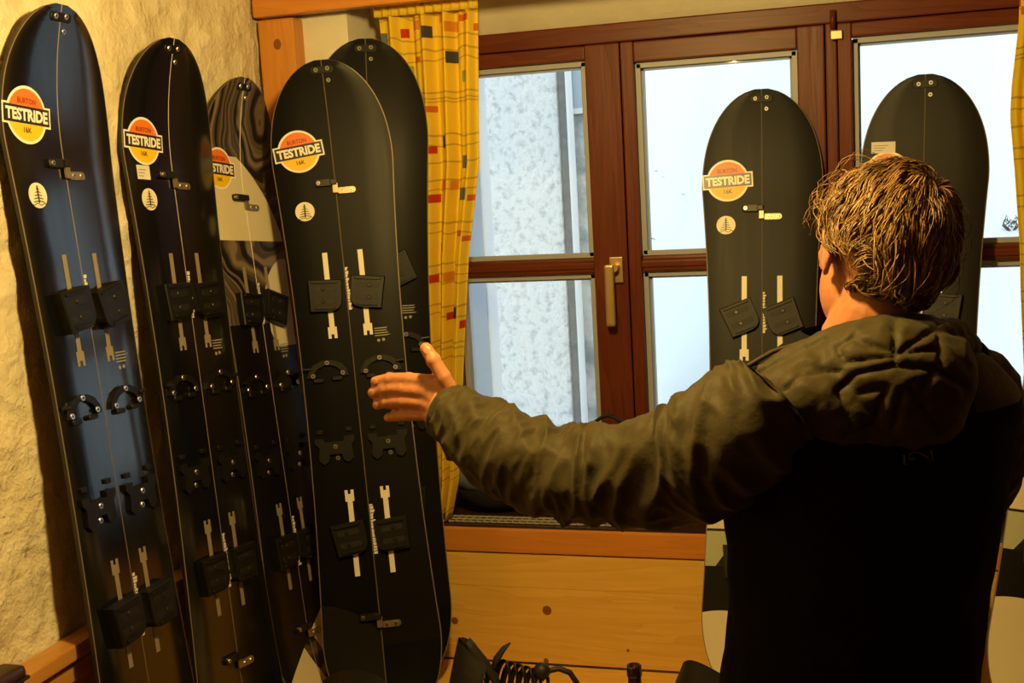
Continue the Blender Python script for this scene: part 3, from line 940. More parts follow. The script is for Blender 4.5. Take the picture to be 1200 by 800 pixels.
def make_board(p, L, label, kind, hw_parts=True, sticker=None, tree=True, puck_rot=(0, 0, 0, 0), label_patch=None, puck_h=.014, puck_mat='black_plastic', sl_mat='cream_inlay', grp=None, lower=True, seam_print=True):
    B = BoardShape(L, p[6])
    root = empty('splitboard')
    root.matrix_world = board_frame(p, L)
    tag(root, label, 'snowboard', grp)
    mtop = M['top_' + kind]
    # two halves, each with its own top sheet, rim, sidewall and base
    for sd in (-1, 1):
        n = 84
        ds = []
        for i in range(n + 1):
            t = i / n
            # denser towards the ends
            ds.append(L * (t - .55 * math.sin(2 * math.pi * t) / (2 * math.pi)))
        ds[0] = .0015; ds[-1] = L - .0015
        fr = (0.0, .012, .5, 1.0)      # seam, seam rim, middle, outer rim
        vs, fs, fm, uv = [], [], [], []
        rows = []
        for d in ds:
            w = max(B.hw(d), .006)
            r = []
            for u in (.0, .0012, w * .5, max(w - .0024, .003), w):
                r.append((u, d, 0.0 if u > .001 and u < w else (-.0008 if u else -.0014)))
            r += [(w, d, -.009), (.0, d, -.009)]
            rows.append(r)
        for r in rows:
            for q in r:
                vs.append(B.map((sd * q[0], q[1], q[2]))); uv.append((sd * q[0], q[1]))
        k = 7
        for i in range(n):
            for j in range(k):
                a = i * k + j; c = i * k + (j + 1) % k
                f = (a, c, c + k, a + k)
                fs.append(f if sd < 0 else f[::-1])
                fm.append(0 if j in (1, 2) else (2 if j == 5 else (3 if j == 4 else 1)))
        fs.append(tuple(range(k)) if sd > 0 else tuple(range(k))[::-1]); fm.append(1)
        e = n * k
        fs.append(tuple(range(e, e + k))[::-1] if sd > 0 else tuple(range(e, e + k))); fm.append(1)
        o = mesh_obj('board_half', vs, fs, [mtop, M['edge'], M['base'], M['sidewall']], root, True, fm, uv)
        md = o.modifiers.new('edges', 'EDGE_SPLIT'); md.split_angle = math.radians(35)

    def piece(name, fn, mats, parent=root, smooth=False):
        b = MB(B.map); fn(b)
        return b.build(name, mats, parent, smooth)

    def screw(u, d, h=.0, r=.0052, parent=root):
        def f(b):
            b.prism(disc(r, 14), h, h + .0022, 0, .0008, (u, d))
            b.prism(disc(r * .42, 6), h + .002, h + .0026, 1, .0, (u, d))
        return piece('screw', f, [M['steel'], M['black_slot']], parent)

    # nose hardware
    piece('nose_plate', lambda b: b.prism(rrect(.056, .016, .007), -.001, .0025, 0, .001, (0, .024)), M['black_plastic'])
    screw(-.015, .024, .002); screw(.013, .022, .002); screw(.012, .048)
    # tip clips: black latch on one half, metal hook on the other
    for d0 in ((.30, 1.36) if lower else (.30,)):
        if d0 > L - .12: continue
        lt = piece('latch', lambda b: (b.prism(rrect(.046, .017, .006), 0, .009, 0, .002, (-.026, d0 - .010)), b.box((-.012, d0 - .017, .004), (.004, d0 - .003, .013), 0, .002)), M['dark_metal'])
        screw(-.040, d0 - .010, .008, .005, lt)
        hk = piece('hook', lambda b: (b.prism(rrect(.048, .016, .0078), 0, .005, 0, .0015, (.026, d0 + .012)), b.box((-.008, d0 - .008, .003), (.006, d0 + .018, .008), 0, .002)), M['brass'])
        screw(.016, d0 + .012, .005, .0048, hk); screw(.038, d0 + .012, .005, .0048, hk)
    # stance channels with forked ends, pucks over them
    sets = [(.565, 1)] + ([(1.145, -1)] if lower else [])
    for si, (d0, dr) in enumerate(sets):
        for hi_, sd in enumerate((-1, 1)):
            u0 = sd * .043

            def chan(b):
                a0, a1 = d0 - dr * .105, d0 + dr * .105
                n = 10
                pts = []
                w = .0062
                e0 = a1 - dr * .028
                for (lo, hi, ww, off) in ((a0, e0, w, 0), (e0, a1 - dr * .010, w * 1.75, 0), (a1 - dr * .010, a1, w * .6, -w * 1.15), (a1 - dr * .010, a1, w * .6, w * 1.15)):
                    for k in range(n):
                        q0 = lo + (hi - lo) * k / n; q1 = lo + (hi - lo) * (k + 1) / n
                        b.add([(u0 + off - ww, q0, .0006), (u0 + off + ww, q0, .0006), (u0 + off + ww, q1, .0006), (u0 + off - ww, q1, .0006)], [(0, 1, 2, 3)])
            piece('channel_inlay', chan, M[sl_mat])
            ang = math.radians(puck_rot[si * 2 + hi_])
            cu, cd = sd * .052, d0 + (0 if si == 0 else .012)
            H = puck_h
            poly = [(-.041, -.039), (.041, -.039), (.041, .012)]
            for k in range(6):
                t = math.radians(90 * k / 5); poly.append((.041 - .026 + .026 * math.cos(t), .013 + .026 * math.sin(t)))
            poly.append((-.036, .039))
            if sd > 0: poly = [(-x, y) for x, y in poly][::-1]
            pk = piece('puck', lambda b: b.prism(poly, 0.0, H, 0, .0025, (cu, cd), ang), M[puck_mat])
            ca, sa = math.cos(ang), math.sin(ang)
            rot = lambda x, y: (cu + x * ca - y * sa, cd + x * sa + y * ca)
            for yy in (-.016, .014):
                piece('slot', lambda b: b.prism(rrect(.054, .013, .006), H - .001, H + .0006, 0, .0005, rot(0, yy), ang), M['black_slot'], pk)
                q = rot(0.004 * sd, yy)
                sc_ = MB(B.map); sc_.prism(disc(.0052, 10), H, H + .003, 0, .001, q); sc_.build('screw', M['dark_metal'], pk)
            for yy in (-.032, .031):
                piece('ridge', lambda b: b.prism(rrect(.064 if yy < 0 else .05, .005, .002), H - .001, H + .004, 0, .001, rot(0, yy), ang), M[puck_mat], pk)
    # touring brackets between the feet
    if lower:
        for sd in (-1, 1):
            u0, d0 = sd * .064, .745
            arc = [(-.050, .016), (-.046, .002), (-.034, -.014), (-.012, -.023), (.012, -.023), (.034, -.014), (.046, .002), (.050, .016),
                   (.036, .018), (.033, .006), (.024, -.004), (.008, -.011), (-.008, -.011), (-.024, -.004), (-.033, .006), (-.036, .018)]
            br = piece('hook_bracket', lambda b: (b.prism(arc, 0, .007, 0, .0, (u0, d0)),
                                                  b.prism(rrect(.026, .010, .003), 0, .009, 0, .002, (u0 - .024, d0 + .024)),
                                                  b.prism(rrect(.026, .010, .003), 0, .009, 0, .002, (u0 + .022, d0 + .022))), M['black_plastic'])
            for (x, y) in ((-.036, .012), (0, -.017), (.036, .010)): screw(u0 + x, d0 + y, .007, .0058, br)
            piece('pin', lambda b: b.tube([(u0 + sd * .038, d0 - .004, .008), (u0 + sd * .058, d0 - .006, .008)], .0036, 8), M['dark_metal'], br)
            d1 = .94
            pl_ = [(-.048, -.030), (-.026, -.030), (-.026, -.020), (.022, -.020), (.022, -.032), (.048, -.032), (.048, -.020), (.040, -.010), (.042, .022), (.030, .032), (.018, .026), (.014, .010), (-.014, .010), (-.018, .026), (-.030, .034), (-.042, .022), (-.038, -.008), (-.048, -.018)]
            hl = piece('heel_bracket', lambda b: b.prism(pl_, 0, .008, 0, .0, (u0, d1)), M['black_plastic'])
            screw(u0, d1 - .008, .008, .0058, hl); screw(u0 + .003, d1 + .020, .0, .0058, hl)
            for (x, y, w) in ((-.034, -.046, .016), (.036, -.048, .016)):
                piece('stop', lambda b: b.prism(rrect(w, .010, .002), 0, .006, 0, .001, (u0 + x, d1 + y)), M['black_plastic'], hl)
    # lettering along the seam and small print: illegible at this distance, broken up into little marks
    if seam_print:
        rr = random.Random(int(abs(p[0]) * 1000))
        for d0, d1, w in ((.50, .60, .010),) + (((1.08, 1.20, .013),) if lower else ()):
            def marks(b):
                d = d0
                while d < d1:
                    hgt = rr.uniform(.004, .008); ww = rr.uniform(.5, 1) * w
                    b.add([(.002, d, .0006), (.002 + ww, d, .0006), (.002 + ww * rr.uniform(.6, 1), d + hgt, .0006), (.002, d + hgt, .0006)], [(0, 1, 2, 3)])
                    d += hgt + rr.uniform(.0004, .002)
            tag(piece('seam_lettering', marks, M['white_print']), kind='stuff')

        def tiny(b):
            for k in range(4):
                b.add([(.058, .655 + k * .006, .0005), (.058 + rr.uniform(.028, .04), .655 + k * .006, .0005), (.058 + .03, .6575 + k * .006, .0005), (.058, .6575 + k * .006, .0005)], [(0, 1, 2, 3)])
            b.prism(disc(.004, 8), .0002, .0006, 0, 0, (.066, .686)); b.prism(disc(.004, 8), .0002, .0006, 0, 0, (.078, .685))
        tag(piece('small_print', tiny, M['grey_print']), kind='stuff')

    # round sticker: white outline, orange and yellow halves, dark band with lettering
    if sticker:
        su, sd_, sr, sa_ = sticker
        ca, sn = math.cos(sa_), math.sin(sa_)
        T = lambda x, y, h: (su + x * ca - y * sn, sd_ + x * sn + y * ca, h)
        RS = sr

        def rows(b, f, y0, y1, n, h, m=0):
            for k in range(n):
                ea, ec = (1 - math.cos(math.pi * k / n)) / 2, (1 - math.cos(math.pi * (k + 1) / n)) / 2
                a = y0 + (y1 - y0) * ea; c = y0 + (y1 - y0) * ec
                wa, wc = f(a), f(c)
                b.add([T(-wa, a, h), T(wa, a, h), T(wc, c, h), T(-wc, c, h)], [(0, 1, 2, 3)], m)
        circ = lambda r: (lambda y: math.sqrt(max(1e-8, r * r - y * y)))
        bw, bh = RS * 1.13, RS * .30
        st = piece('sticker', lambda b: (rows(b, circ(RS), -RS, RS, 32, .0006), rows(b, lambda y: bw + .0035, -bh - .0035, bh + .0035, 6, .0007)), M['st_white'])
        r2 = RS * .90
        piece('sticker_top', lambda b: rows(b, circ(r2), -r2, -bh, 18, .0010), M['st_orange'], st)
        piece('sticker_bottom', lambda b: rows(b, circ(r2), bh, r2, 18, .0010), M['st_yellow'], st)
        piece('sticker_band', lambda b: rows(b, lambda y: bw, -bh, bh, 6, .0012), M['st_dark'], st)

        def word(name, body, w, h, cy, m, bold):
            vs, fs = text_mesh(body, bold)
            b = MB(B.map)
            b.add([T(x * w, cy - y * h, .0016) for x, y in vs], fs)
            return b.build(name, M[m], st)
        word('lettering', 'TESTRIDE', bw * 1.84, bh * 1.42, 0, 'st_white', .045)
        word('lettering', 'BURTON', RS * .92, RS * .20, -RS * .48, 'st_maroon', .02)
        word('lettering', '16K', RS * .40, RS * .20, RS * .52, 'st_dark', .02)
    if tree:
        tu, td = tree if isinstance(tree, tuple) else (-.084, .362)
        tr = .0235
        bd = piece('tree_badge', lambda b: b.prism(disc(tr, 28), .0, .0008, 0, .0, (tu, td)), M['cream_inlay'])

        def pine(b):
            b.add([(tu - .0016, td - .018, .0014), (tu + .0016, td - .018, .0014), (tu + .0018, td + .014, .0014), (tu - .0018, td + .014, .0014)], [(0, 1, 2, 3)])
            for k, w in enumerate((.004, .007, .0095, .012, .0145)):
                y = td - .014 + k * .0058
                for sg in (-1, 1):
                    b.add([(tu, y, .0014), (tu + sg * w, y + .0025, .0014), (tu + sg * w, y + .0042, .0014), (tu, y + .002, .0014)], [(0, 1, 2, 3)])
            for k in range(8):
                x0 = -.018 + k * .0045; x1 = x0 + .0045
                yy = lambda x: td + .0155 + .0018 * math.sin(x * 330)
                b.add([(tu + x0, yy(x0), .0014), (tu + x1, yy(x1), .0014), (tu + x1, yy(x1) + .0016, .0014), (tu + x0, yy(x0) + .0016, .0014)], [(0, 1, 2, 3)])
        piece('tree_emblem', pine, M['st_dark'], bd)
    if label_patch:
        lu, ld, lw, lh = label_patch
        lo = piece('paper_label', lambda b: [b.add([(lu - lw / 2, ld - lh / 2 + lh * k / 3, .0006), (lu + lw / 2, ld - lh / 2 + lh * k / 3, .0006), (lu + lw / 2, ld - lh / 2 + lh * (k + 1) / 3, .0006), (lu - lw / 2, ld - lh / 2 + lh * (k + 1) / 3, .0006)], [(0, 1, 2, 3)]) for k in range(3)], M['st_label'])
        piece('label_rule', lambda b: [b.add([(lu - lw * .4, ld - lh * .2 + lh * .22 * k, .0010), (lu - lw * .4 + lw * (.6 - .12 * k), ld - lh * .2 + lh * .22 * k, .0010), (lu - lw * .4 + lw * (.6 - .12 * k), ld - lh * .14 + lh * .22 * k, .0010), (lu - lw * .4, ld - lh * .14 + lh * .22 * k, .0010)], [(0, 1, 2, 3)]) for k in range(3)], M['grey_print'], lo)
    return root, B, piece


P1 = [-1.4421, 1.9929, 2.1341, -0.4454, 0.1124, -0.0381, 1.0272]
P2 = [-1.4266, 2.3541, 2.1032, -0.723, 0.1351, -0.1249, 1.0186]
P3 = [-1.4351, 2.6743, 2.0403, -0.7084, 0.1631, -0.1448, 1.0097]
P4 = [-1.2344, 2.6846, 2.0675, -0.9883, 0.1725, -1.2183, 1.0048]
P5 = [-1.1523, 2.7756, 2.1191, -1.375, 0.0789, -1.1062, 1.0149]
P6 = [-0.2213, 3.0971, 1.946, -1.5951, 0.2602, -1.5265, 1.0234]
P7 = [0.1722, 3.1295, 1.9544, -1.7419, 0.2858, -1.6635, 1.0261]
P8 = [0.5701, 2.8645, 2.0269, -2.2038, 0.1936, -1.6599, 1.0064]


def fit_len(p, zt=SEAT + .009):
    return (p[2] - zt) / (math.cos(p[4]) * p[6])


make_board(P1, fit_len(P1), 'black splitboard with a blue sheen against the plaster wall, farthest from the window', 'plain', sticker=(-.086, .205, .052, .05), tree=(-.086, .350), puck_rot=(-8, -14, -4, -4), puck_h=.026, sl_mat='shaded_inlay')
make_board(P2, fit_len(P2), 'black splitboard with a small paper label below its round sticker, against the plaster wall', 'plain', sticker=(-.084, .222, .050, .03), tree=(-.086, .345), label_patch=(-.094, .288, .040, .030), puck_rot=(-2, -4, -2, -2), puck_h=.018, sl_mat='shaded_inlay')
make_board(P3, fit_len(P3), 'splitboard with swirling grey marbled nose and cream wedge beside the corner post', 'swirl', sticker=(-.086, .222, .050, .03), tree=False, puck_rot=(4, 16, 0, 0), puck_h=.018, sl_mat='shaded_inlay', seam_print=True)
make_board(P4, fit_len(P4), 'black splitboard with bright cream channels, standing in front of another black board', 'satin', sticker=(-.080, .208, .051, -.10), tree=(-.080, .355), puck_rot=(4, 8, -6, -4), puck_mat='black_plastic')
make_board(P5, fit_len(P5), 'black splitboard mostly hidden behind another one, beside the yellow curtain', 'satin', sticker=None, tree=False, puck_rot=(-20, -24, 0, 0))
make_board(P6, fit_len(P6), 'charcoal splitboard with orange round sticker leaning before the middle window sash', 'panel', sticker=(-.084, .218, .052, -.05), tree=(-.088, .330), puck_rot=(-22, -22, 0, 0), puck_mat='puck_grey')
_, B7, piece7 = make_board(P7, fit_len(P7), "charcoal splitboard with a white paper label showing above the man's hair", 'panel', sticker=(-.084, .228, .052, -.05), tree=(-.088, .36), label_patch=(-.094, .166, .056, .027), puck_rot=(-5, 4, 0, 0), puck_mat='puck_grey')
make_board(P8, fit_len(P8), "splitboard with cream arch graphic at its tail, beyond the man's right elbow", 'panel', sticker=(-.084, .218, .052, -.05), tree=True, puck_rot=(0, 0, 0, 0), puck_mat='puck_grey')
# ------------------------------------------------------------------ the man
M['skin'] = mat('skin', (0.44, 0.175, 0.082), .5, 0, .4, .0008, 120, .06)
M['skin'].node_tree.nodes['Principled BSDF'].inputs['Subsurface Weight'].default_value = .12
M['skin'].node_tree.nodes['Principled BSDF'].inputs['Subsurface Radius'].default_value = (.012, .005, .003)
M['nail'] = mat('fingernail', (.47, .195, .095), .4)
M['olive'] = mat('olive_nylon', (0.040, 0.030, 0.0085), .65, 0, .2, .0012, 90, .15, .05)
M['fleece'] = mat('black_fleece', (0.008, 0.0075, 0.007), .95, 0, .1, .004, 160, .3)
M['trousers'] = mat('dark_trousers', (.02, .02, .024), .85, 0, .2, .001, 120, .2)
M['shoe'] = mat('dark_shoe', (.03, .022, .018), .55)
M['eye'] = mat('eye', (.75, .72, .68), .2)
M['thread'] = mat('pale_thread', (.16, .13, .10), .7)

man = empty('person', (px(1030, 290, 1.70).x, px(1030, 290, 1.70).y, 0))
tag(man, 'person in olive quilted hooded jacket with black back, arm stretched towards the snowboards', 'person')
MO = man.location.copy()
rel = lambda p: Vector(p) - MO

# view heading at the man, and his headings
vh = Vector((MO.x, MO.y, 0)).normalized()
left90 = Vector((-vh.y, vh.x, 0))


def heading(deg):          # degrees to the left of the sight line
    a = math.radians(deg)
    return (vh * math.cos(a) + left90 * math.sin(a)).normalized()


# head frame
HC = px(1030, 301, 1.70)
hf = heading(24)
up = Vector((0, 0, 1))
hr = hf.cross(up)                       # his right
t = math.radians(12)
hu = (up * math.cos(t) + hr * math.sin(t)).normalized()     # tipped to his right
hr = hf.cross(hu).normalized()
hf2 = (hf * math.cos(.10) - hu * math.sin(.10)).normalized()
hu = hr.cross(hf2); hf = hf2
HB = Matrix((hr, hf, hu)).transposed()
hp = lambda x, y, z: rel(HC) + HB @ Vector((x, y, z))      # x right, y forward, z up

# torso frame
TF = heading(36)
TR = TF.cross(up)
chest = px(1024, 470, 1.71)
waist = px(996, 800, 1.76)
SL = px(903, 478, 1.595)
SR = px(1146, 474, 1.80)
NB = px(1012, 392, 1.705)              # base of the neck

LARM = [(880, 492, 1.60), (831, 528, 1.63), (795, 545, 1.655), (727, 555, 1.70), (690, 558, 1.725), (650, 552, 1.755), (613, 537, 1.785), (581, 521, 1.815), (550, 498, 1.845), (522, 480, 1.875)]
LR = [.078, .0815, .081, .073, .069, .066, .063, .060, .052, .041]
RARM = [(1140, 462, 1.79), (1152, 498, 1.815), (1153, 533, 1.835), (1142, 566, 1.86), (1118, 592, 1.90), (1090, 606, 1.97), (1062, 614, 2.04)]
RR_ = [.066, .064, .060, .058, .056, .050, .042]
WR = px(522, 480, 1.875)


def hand(b, nails, W, K, dirs, palm_c):
    """W wrist; dirs = list of finger joint chains"""
    for ch, r in dirs:
        n = len(ch)
        pts = spline([tuple(q) for q in ch], 12)
        rad = [r * (1.0 - .22 * i / 11) for i in range(12)]
        b.tube([Vector(q) for q in pts], rad, 12)
        b.ball(pts[-1], rad[-1] * 1.0, 0, 12, 8)
        b.ball(pts[0], r * 1.1, 0, 12, 8)
        for j in ch[1:-1]: b.ball(j, r * 1.02, 0, 12, 8)


body = MB()
# head: skull, face, jaw, nose, brow, lips, ears, neck
body.ball(hp(0, -.012, .022), (.075, .092, .096), 0, 32, 22, HB)
body.ball(hp(0, .030, -.042), (.066, .066, .080), 0, 28, 18, HB)
body.ball(hp(0, .048, -.092), (.040, .042, .030), 0, 20, 14, HB)
body.ball(hp(0, .086, .022), (.052, .012, .010), 0, 16, 10, HB)
body.tube([hp(0, .088, .010), hp(0, .104, -.022), hp(0, .108, -.034)], [.008, .011, .013], 10)
body.ball(hp(0, .092, -.064), (.022, .010, .006), 0, 14, 8, HB)
body.ball(hp(0, .090, -.075), (.020, .010, .007), 0, 14, 8, HB)
for sg in (-1, 1):
    body.ball(hp(sg * .034, .082, -.002), (.014, .010, .008), 0, 12, 8, HB)
    eb = HB @ Matrix.Rotation(sg * .45, 3, 'Z')
    body.ball(hp(sg * .082, -.012, -.010), (.007, .018, .030), 0, 16, 10, eb)
    body.tube([hp(sg * .080, .004, -.030), hp(sg * .088, -.002, -.008), hp(sg * .090, -.016, .012), hp(sg * .090, -.030, .008), hp(sg * .086, -.030, -.014), hp(sg * .081, -.012, -.036)], .0045, 8)
neck_top = hp(0, -.022, -.075)
body.tube([neck_top + HB @ Vector((0, 0, .04)), neck_top, rel(NB), rel(NB) + Vector((0, 0, -.07))], [.055, .056, .060, .064], 20)
# torso, hips
ring = []
for p, a in ((rel(NB) + Vector((0, 0, -.05)), .068), (rel(chest) + Vector((0, 0, -.02)) + TF * .015, .115), (rel(chest) + Vector((0, 0, -.15)), .13), (rel(waist) + Vector((0, 0, .02)), .12), (rel(waist) + Vector((0, 0, -.12)), .135)):
    ring.append((p, a))
body.tube([q for q, _ in ring], [a for _, a in ring], 22)
body.tube([rel(SL) + Vector((0, 0, -.03)) + TF * .03, rel(chest) + Vector((0, 0, -.01)) + TF * .02, rel(SR) + Vector((0, 0, -.02))], [.045, .08, .045], 16)
# arms
body.tube([rel(px(*q)) for q in LARM], [r * .62 for r in LR[:-1]] + [.029], 16, 0, True)
body.tube([rel(px(*q)) for q in RARM], [r * .62 for r in RR_[:-1]] + [.029], 16, 0, True)
# legs down to the floor
hipz = .90
feet = []
for sg in (-1, 1):
    h0 = Vector((rel(waist).x, rel(waist).y, hipz)) + TR * (sg * .085)
    f0 = Vector((rel(waist).x, rel(waist).y, .08)) + TR * (sg * .13) - TF * .02
    kn = (h0 + f0) * .5 + TF * .03
    body.tube([h0 + Vector((0, 0, .06)), h0 + Vector((0, 0, -.12)), kn, (kn + f0) * .5 - TF * .012, f0], [.085, .082, .056, .052, .036], 16)
    body.tube([f0, f0 + TF * .06 + Vector((0, 0, -.035)), f0 + TF * .17 + Vector((0, 0, -.05))], [.036, .036, .024], 12)
    feet.append(f0)
# left hand, thumb up, back of the hand towards us
hd = lambda x, y, d: rel(px(x, y, d))
body.tube([hd(545, 487, 1.86), hd(526, 480, 1.875), hd(512, 474, 1.885)], [.028, .027, .028], 16)
PK = [(506, 447, 1.895), (501, 459, 1.895), (499, 472, 1.900), (501, 485, 1.905)]     # knuckles index .. little
for i in range(4):
    body.tube([hd(528, 470 + 7 * i, 1.878), hd((528 + PK[i][0]) / 2, (470 + 7 * i + PK[i][1]) / 2, 1.884), hd(*PK[i])], [.017, .017, .0135], 12)
FING = [
    ([(506, 447, 1.895), (479, 444, 1.915), (457, 444, 1.940), (440, 447, 1.958)], .0118),
    ([(501, 459, 1.895), (474, 456, 1.918), (452, 456, 1.946), (437, 460, 1.965)], .0122),
    ([(499, 472, 1.900), (473, 470, 1.922), (454, 471, 1.950), (442, 474, 1.968)], .0118),
    ([(501, 485, 1.905), (480, 486, 1.925), (465, 487, 1.948), (455, 489, 1.962)], .0106),
]
chains = [([hd(*q) for q in ch], r) for ch, r in FING]
thumb = ([hd(530, 462, 1.868), hd(520, 442, 1.862), hd(508, 422, 1.864), hd(499, 408, 1.870)], .0132)
hand(body, None, None, None, chains + [thumb], None)
body.tube([hd(532, 470, 1.872), hd(524, 452, 1.868), hd(512, 448, 1.884)], [.017, .015, .011], 12)   # thumb web
body.ball(hd(512, 486, 1.888), (.020, .016, .014), 0, 14, 10)
# right hand, resting in front of the body
rh = rel(px(1062, 614, 2.04))
fdir = (rel(px(1050, 619, 2.09)) - rh).normalized()
body.tube([rh - fdir * .03, rh, rh + fdir * .05], [.026, .026, .030], 14)
for i in range(4):
    o = TR * ((i - 1.5) * .019)
    k0 = rh + fdir * .05 + o
    k1 = k0 + fdir * .035 + Vector((0, 0, -.010)); k2 = k1 + fdir * .015 + Vector((0, 0, -.026))
    hand(body, None, None, None, [([k0, k1, k2], .0088)], None)
hand(body, None, None, None, [([rh + TR * -.02, rh + TR * -.042 + fdir * .03, rh + TR * -.045 + fdir * .06], .0105)], None)
bo = remesh(body, 'body', .0032, M['skin'], man, 3, .5)

# eyes and fingernails
for sg in (-1, 1):
    b = MB(); b.ball(hp(sg * .034, .084, .004), (.011, .010, .009), 0, 12, 8, HB); b.build('eye', M['eye'], man, True)
for ch, r in chains + [thumb]:
    tip, prev = ch[-1], ch[-2]
    dv = (tip - prev).normalized()
    toward = (CAM - (tip + MO)).normalized()
    nn = (toward - toward.dot(dv) * dv).normalized()
    b = MB(); Bn = Matrix((dv.cross(nn), dv, nn)).transposed()
    b.ball(tip - dv * .007 + nn * (r * .72), (r * .50, r * .6, .0012), 0, 12, 6, Bn)
    b.build('fingernail', M['nail'], man, True)

# ---------------------------------------------------------------- clothes


def sleeve(name, path, rad, seed, n=220, seg=96, amp=.0105, cuff=True):
    pts = spline([tuple(rel(px(*q))) for q in path], n)
    rr = spline([(r,) for r in rad], n)
    pts = [Vector(p) for p in pts]
    vs, fs = [], []
    u = None
    for i, p in enumerate(pts):
        t = (pts[min(i + 1, n - 1)] - pts[max(i - 1, 0)]).normalized()
        ref = Vector((0, 0, 1))
        if u is None: u = (ref - ref.dot(t) * t).normalized()
        else: u = (u - u.dot(t) * t).normalized()
        w = t.cross(u)
        s = i / (n - 1)
        for k in range(seg):
            an = 2 * math.pi * k / seg
            q = Vector((math.cos(an) * .8, math.sin(an) * .8, 0))
            # folds run round the sleeve and drift along it
            f1 = noise.noise(Vector((q.x * .9, q.y * .9, s * 15 + 1.2 * math.sin(an + s * 4) + seed)))
            f2 = noise.noise(Vector((q.x * 2.2 + 5, q.y * 2.2, s * 30 + seed)))
            ridge = 1 - 2 * abs(f1)
            d = amp * (1.1 * ridge - .35) + amp * .42 * (1 - 2 * abs(f2))
            # stitched seam along the underside and back
            sm = abs(((an - 1.75 - .25 * math.sin(s * 3)) + math.pi) % (2 * math.pi) - math.pi)
            d -= .006 * math.exp(-(sm / .07) ** 2) * (1 if s < .75 else .3)
            r = rr[i][0]
            e = 1.0
            if cuff and s > .955: d *= .35; e = 1 + .06 * math.sin((s - .955) / .045 * math.pi)
            vs.append(p + (u * math.cos(an) + w * math.sin(an)) * (r * e + d))
    for i in range(n - 1):
        for k in range(seg):
            fs.append((i * seg + k, i * seg + (k + 1) % seg, (i + 1) * seg + (k + 1) % seg, (i + 1) * seg + k))
    # turn the cuff inwards
    b0 = len(vs)
    ctr = pts[-1]; tt = (pts[-1] - pts[-3]).normalized()
    for k in range(seg):
        vs.append(ctr + (vs[(n - 1) * seg + k] - ctr) * .80 - tt * .004)
    for k in range(seg):
        vs.append(ctr + (vs[(n - 1) * seg + k] - ctr) * .74 - tt * .05)
    for k in range(seg):
        a, c = k, (k + 1) % seg
        fs.append(((n - 1) * seg + a, (n - 1) * seg + c, b0 + c, b0 + a))
        fs.append((b0 + a, b0 + c, b0 + seg + c, b0 + seg + a))
    return mesh_obj(name, vs, fs, M['olive'], man, True)


ls = sleeve('sleeve', [(905, 470, 1.60)] + LARM, [.070] + LR, 2.3)
rs = sleeve('sleeve', [(1118, 432, 1.765)] + RARM, [.055] + RR_, 7.7, 110, 60, .006)

# jacket body: olive yoke above, black fleece below
z_top = rel(NB).z - .005
sections = [  # z, centre pixel pair handled by interpolation, half width across shoulders, half depth
    (waist.z - .16, .206, .145), (waist.z - .02, .196, .142), (waist.z + .12, .198, .142), (waist.z + .26, .210, .144),
    (chest.z - .08, .222, .146), (chest.z + .00, .216, .138), (chest.z + .045, .190, .122), (chest.z + .080, .140, .102), (chest.z + .105, .095, .085)]
vs, fs, fm = [], [], []
seg = 110
secs = spline(sections, 120)
for (z, a, dd) in secs:
    tt = (z - waist.z) / (chest.z - waist.z)
    c = waist.lerp(chest, tt)
    if tt > 1: c = chest.lerp(NB, min(1, (z - chest.z) / max(.01, NB.z - chest.z)) * .6)
    c = Vector((c.x, c.y, z))
    for k in range(seg):
        an = 2 * math.pi * k / seg
        ca, sa = math.cos(an), math.sin(an)
        e = 2.3
        x = a * math.copysign(abs(ca) ** (2 / e), ca); y = dd * math.copysign(abs(sa) ** (2 / e), sa)
        p = c + TR * x + TF * y
        q = p * 7
        d = .010 * noise.noise(Vector((q.x, q.y, q.z * 1.6))) + .004 * noise.noise(p * 24)
        nrm = (TR * ca + TF * sa)
        vs.append(rel(p + nrm * d))
n = len(secs)
for i in range(n - 1):
    for k in range(seg):
        fs.append((i * seg + k, i * seg + (k + 1) % seg, (i + 1) * seg + (k + 1) % seg, (i + 1) * seg + k))
        ctr = (vs[i * seg + k] + vs[(i + 1) * seg + k]) / 2 + MO
        ppx = to_px(ctr)
        fm.append(0)
fs.append(tuple(range(seg - 1, -1, -1))); fm.append(0)
jb = mesh_obj('jacket_back', vs, fs, [M['fleece'], M['olive']], man, True, fm)
zcut = px(1120, 462, 1.74).z
for p in jb.data.polygons:
    if p.center.z > zcut and (p.center - rel(chest)).dot(TR) > .06: p.material_index = 1

# hood lying on the back
hb = MB()
HCn = px(1050, 452, 1.585)
bk = -TF
Bh = Matrix((TR, TF, up)).transposed()
rw = Matrix((RM @ Vector((1, 0, 0)), RM @ Vector((0, 0, -1)), RM @ Vector((0, 1, 0)))).transposed()
hb.ball(rel(px(1042, 446, 1.60)), (.108, .070, .084), 0, 32, 20, rw)
hb.ball(rel(px(1088, 440, 1.62)), (.060, .066, .078), 0, 28, 18, rw)
hb.ball(rel(px(1000, 462, 1.61)), (.085, .058, .056), 0, 28, 18, rw @ Matrix.Rotation(.35, 3, 'Y'))
hb.ball(rel(px(1060, 486, 1.585)), (.075, .048, .045), 0, 28, 18, rw)
hb.ball(rel(px(1062, 405, 1.66)), (.090, .070, .044), 0, 28, 18, rw)
hb.tube([rel(px(*q)) for q in ((1132, 412, 1.70), (1118, 396, 1.67), (1080, 392, 1.63), (1030, 393, 1.62), (985, 405, 1.625), (945, 420, 1.64), (905, 440, 1.655), (868, 452, 1.66))], [.024, .026, .026, .026, .027, .026, .022, .012], 16)
hb.tube([rel(px(*q)) for q in ((1000, 425, 1.62), (950, 445, 1.61), (905, 462, 1.605), (880, 462, 1.615))], [.045, .042, .034, .020], 16)
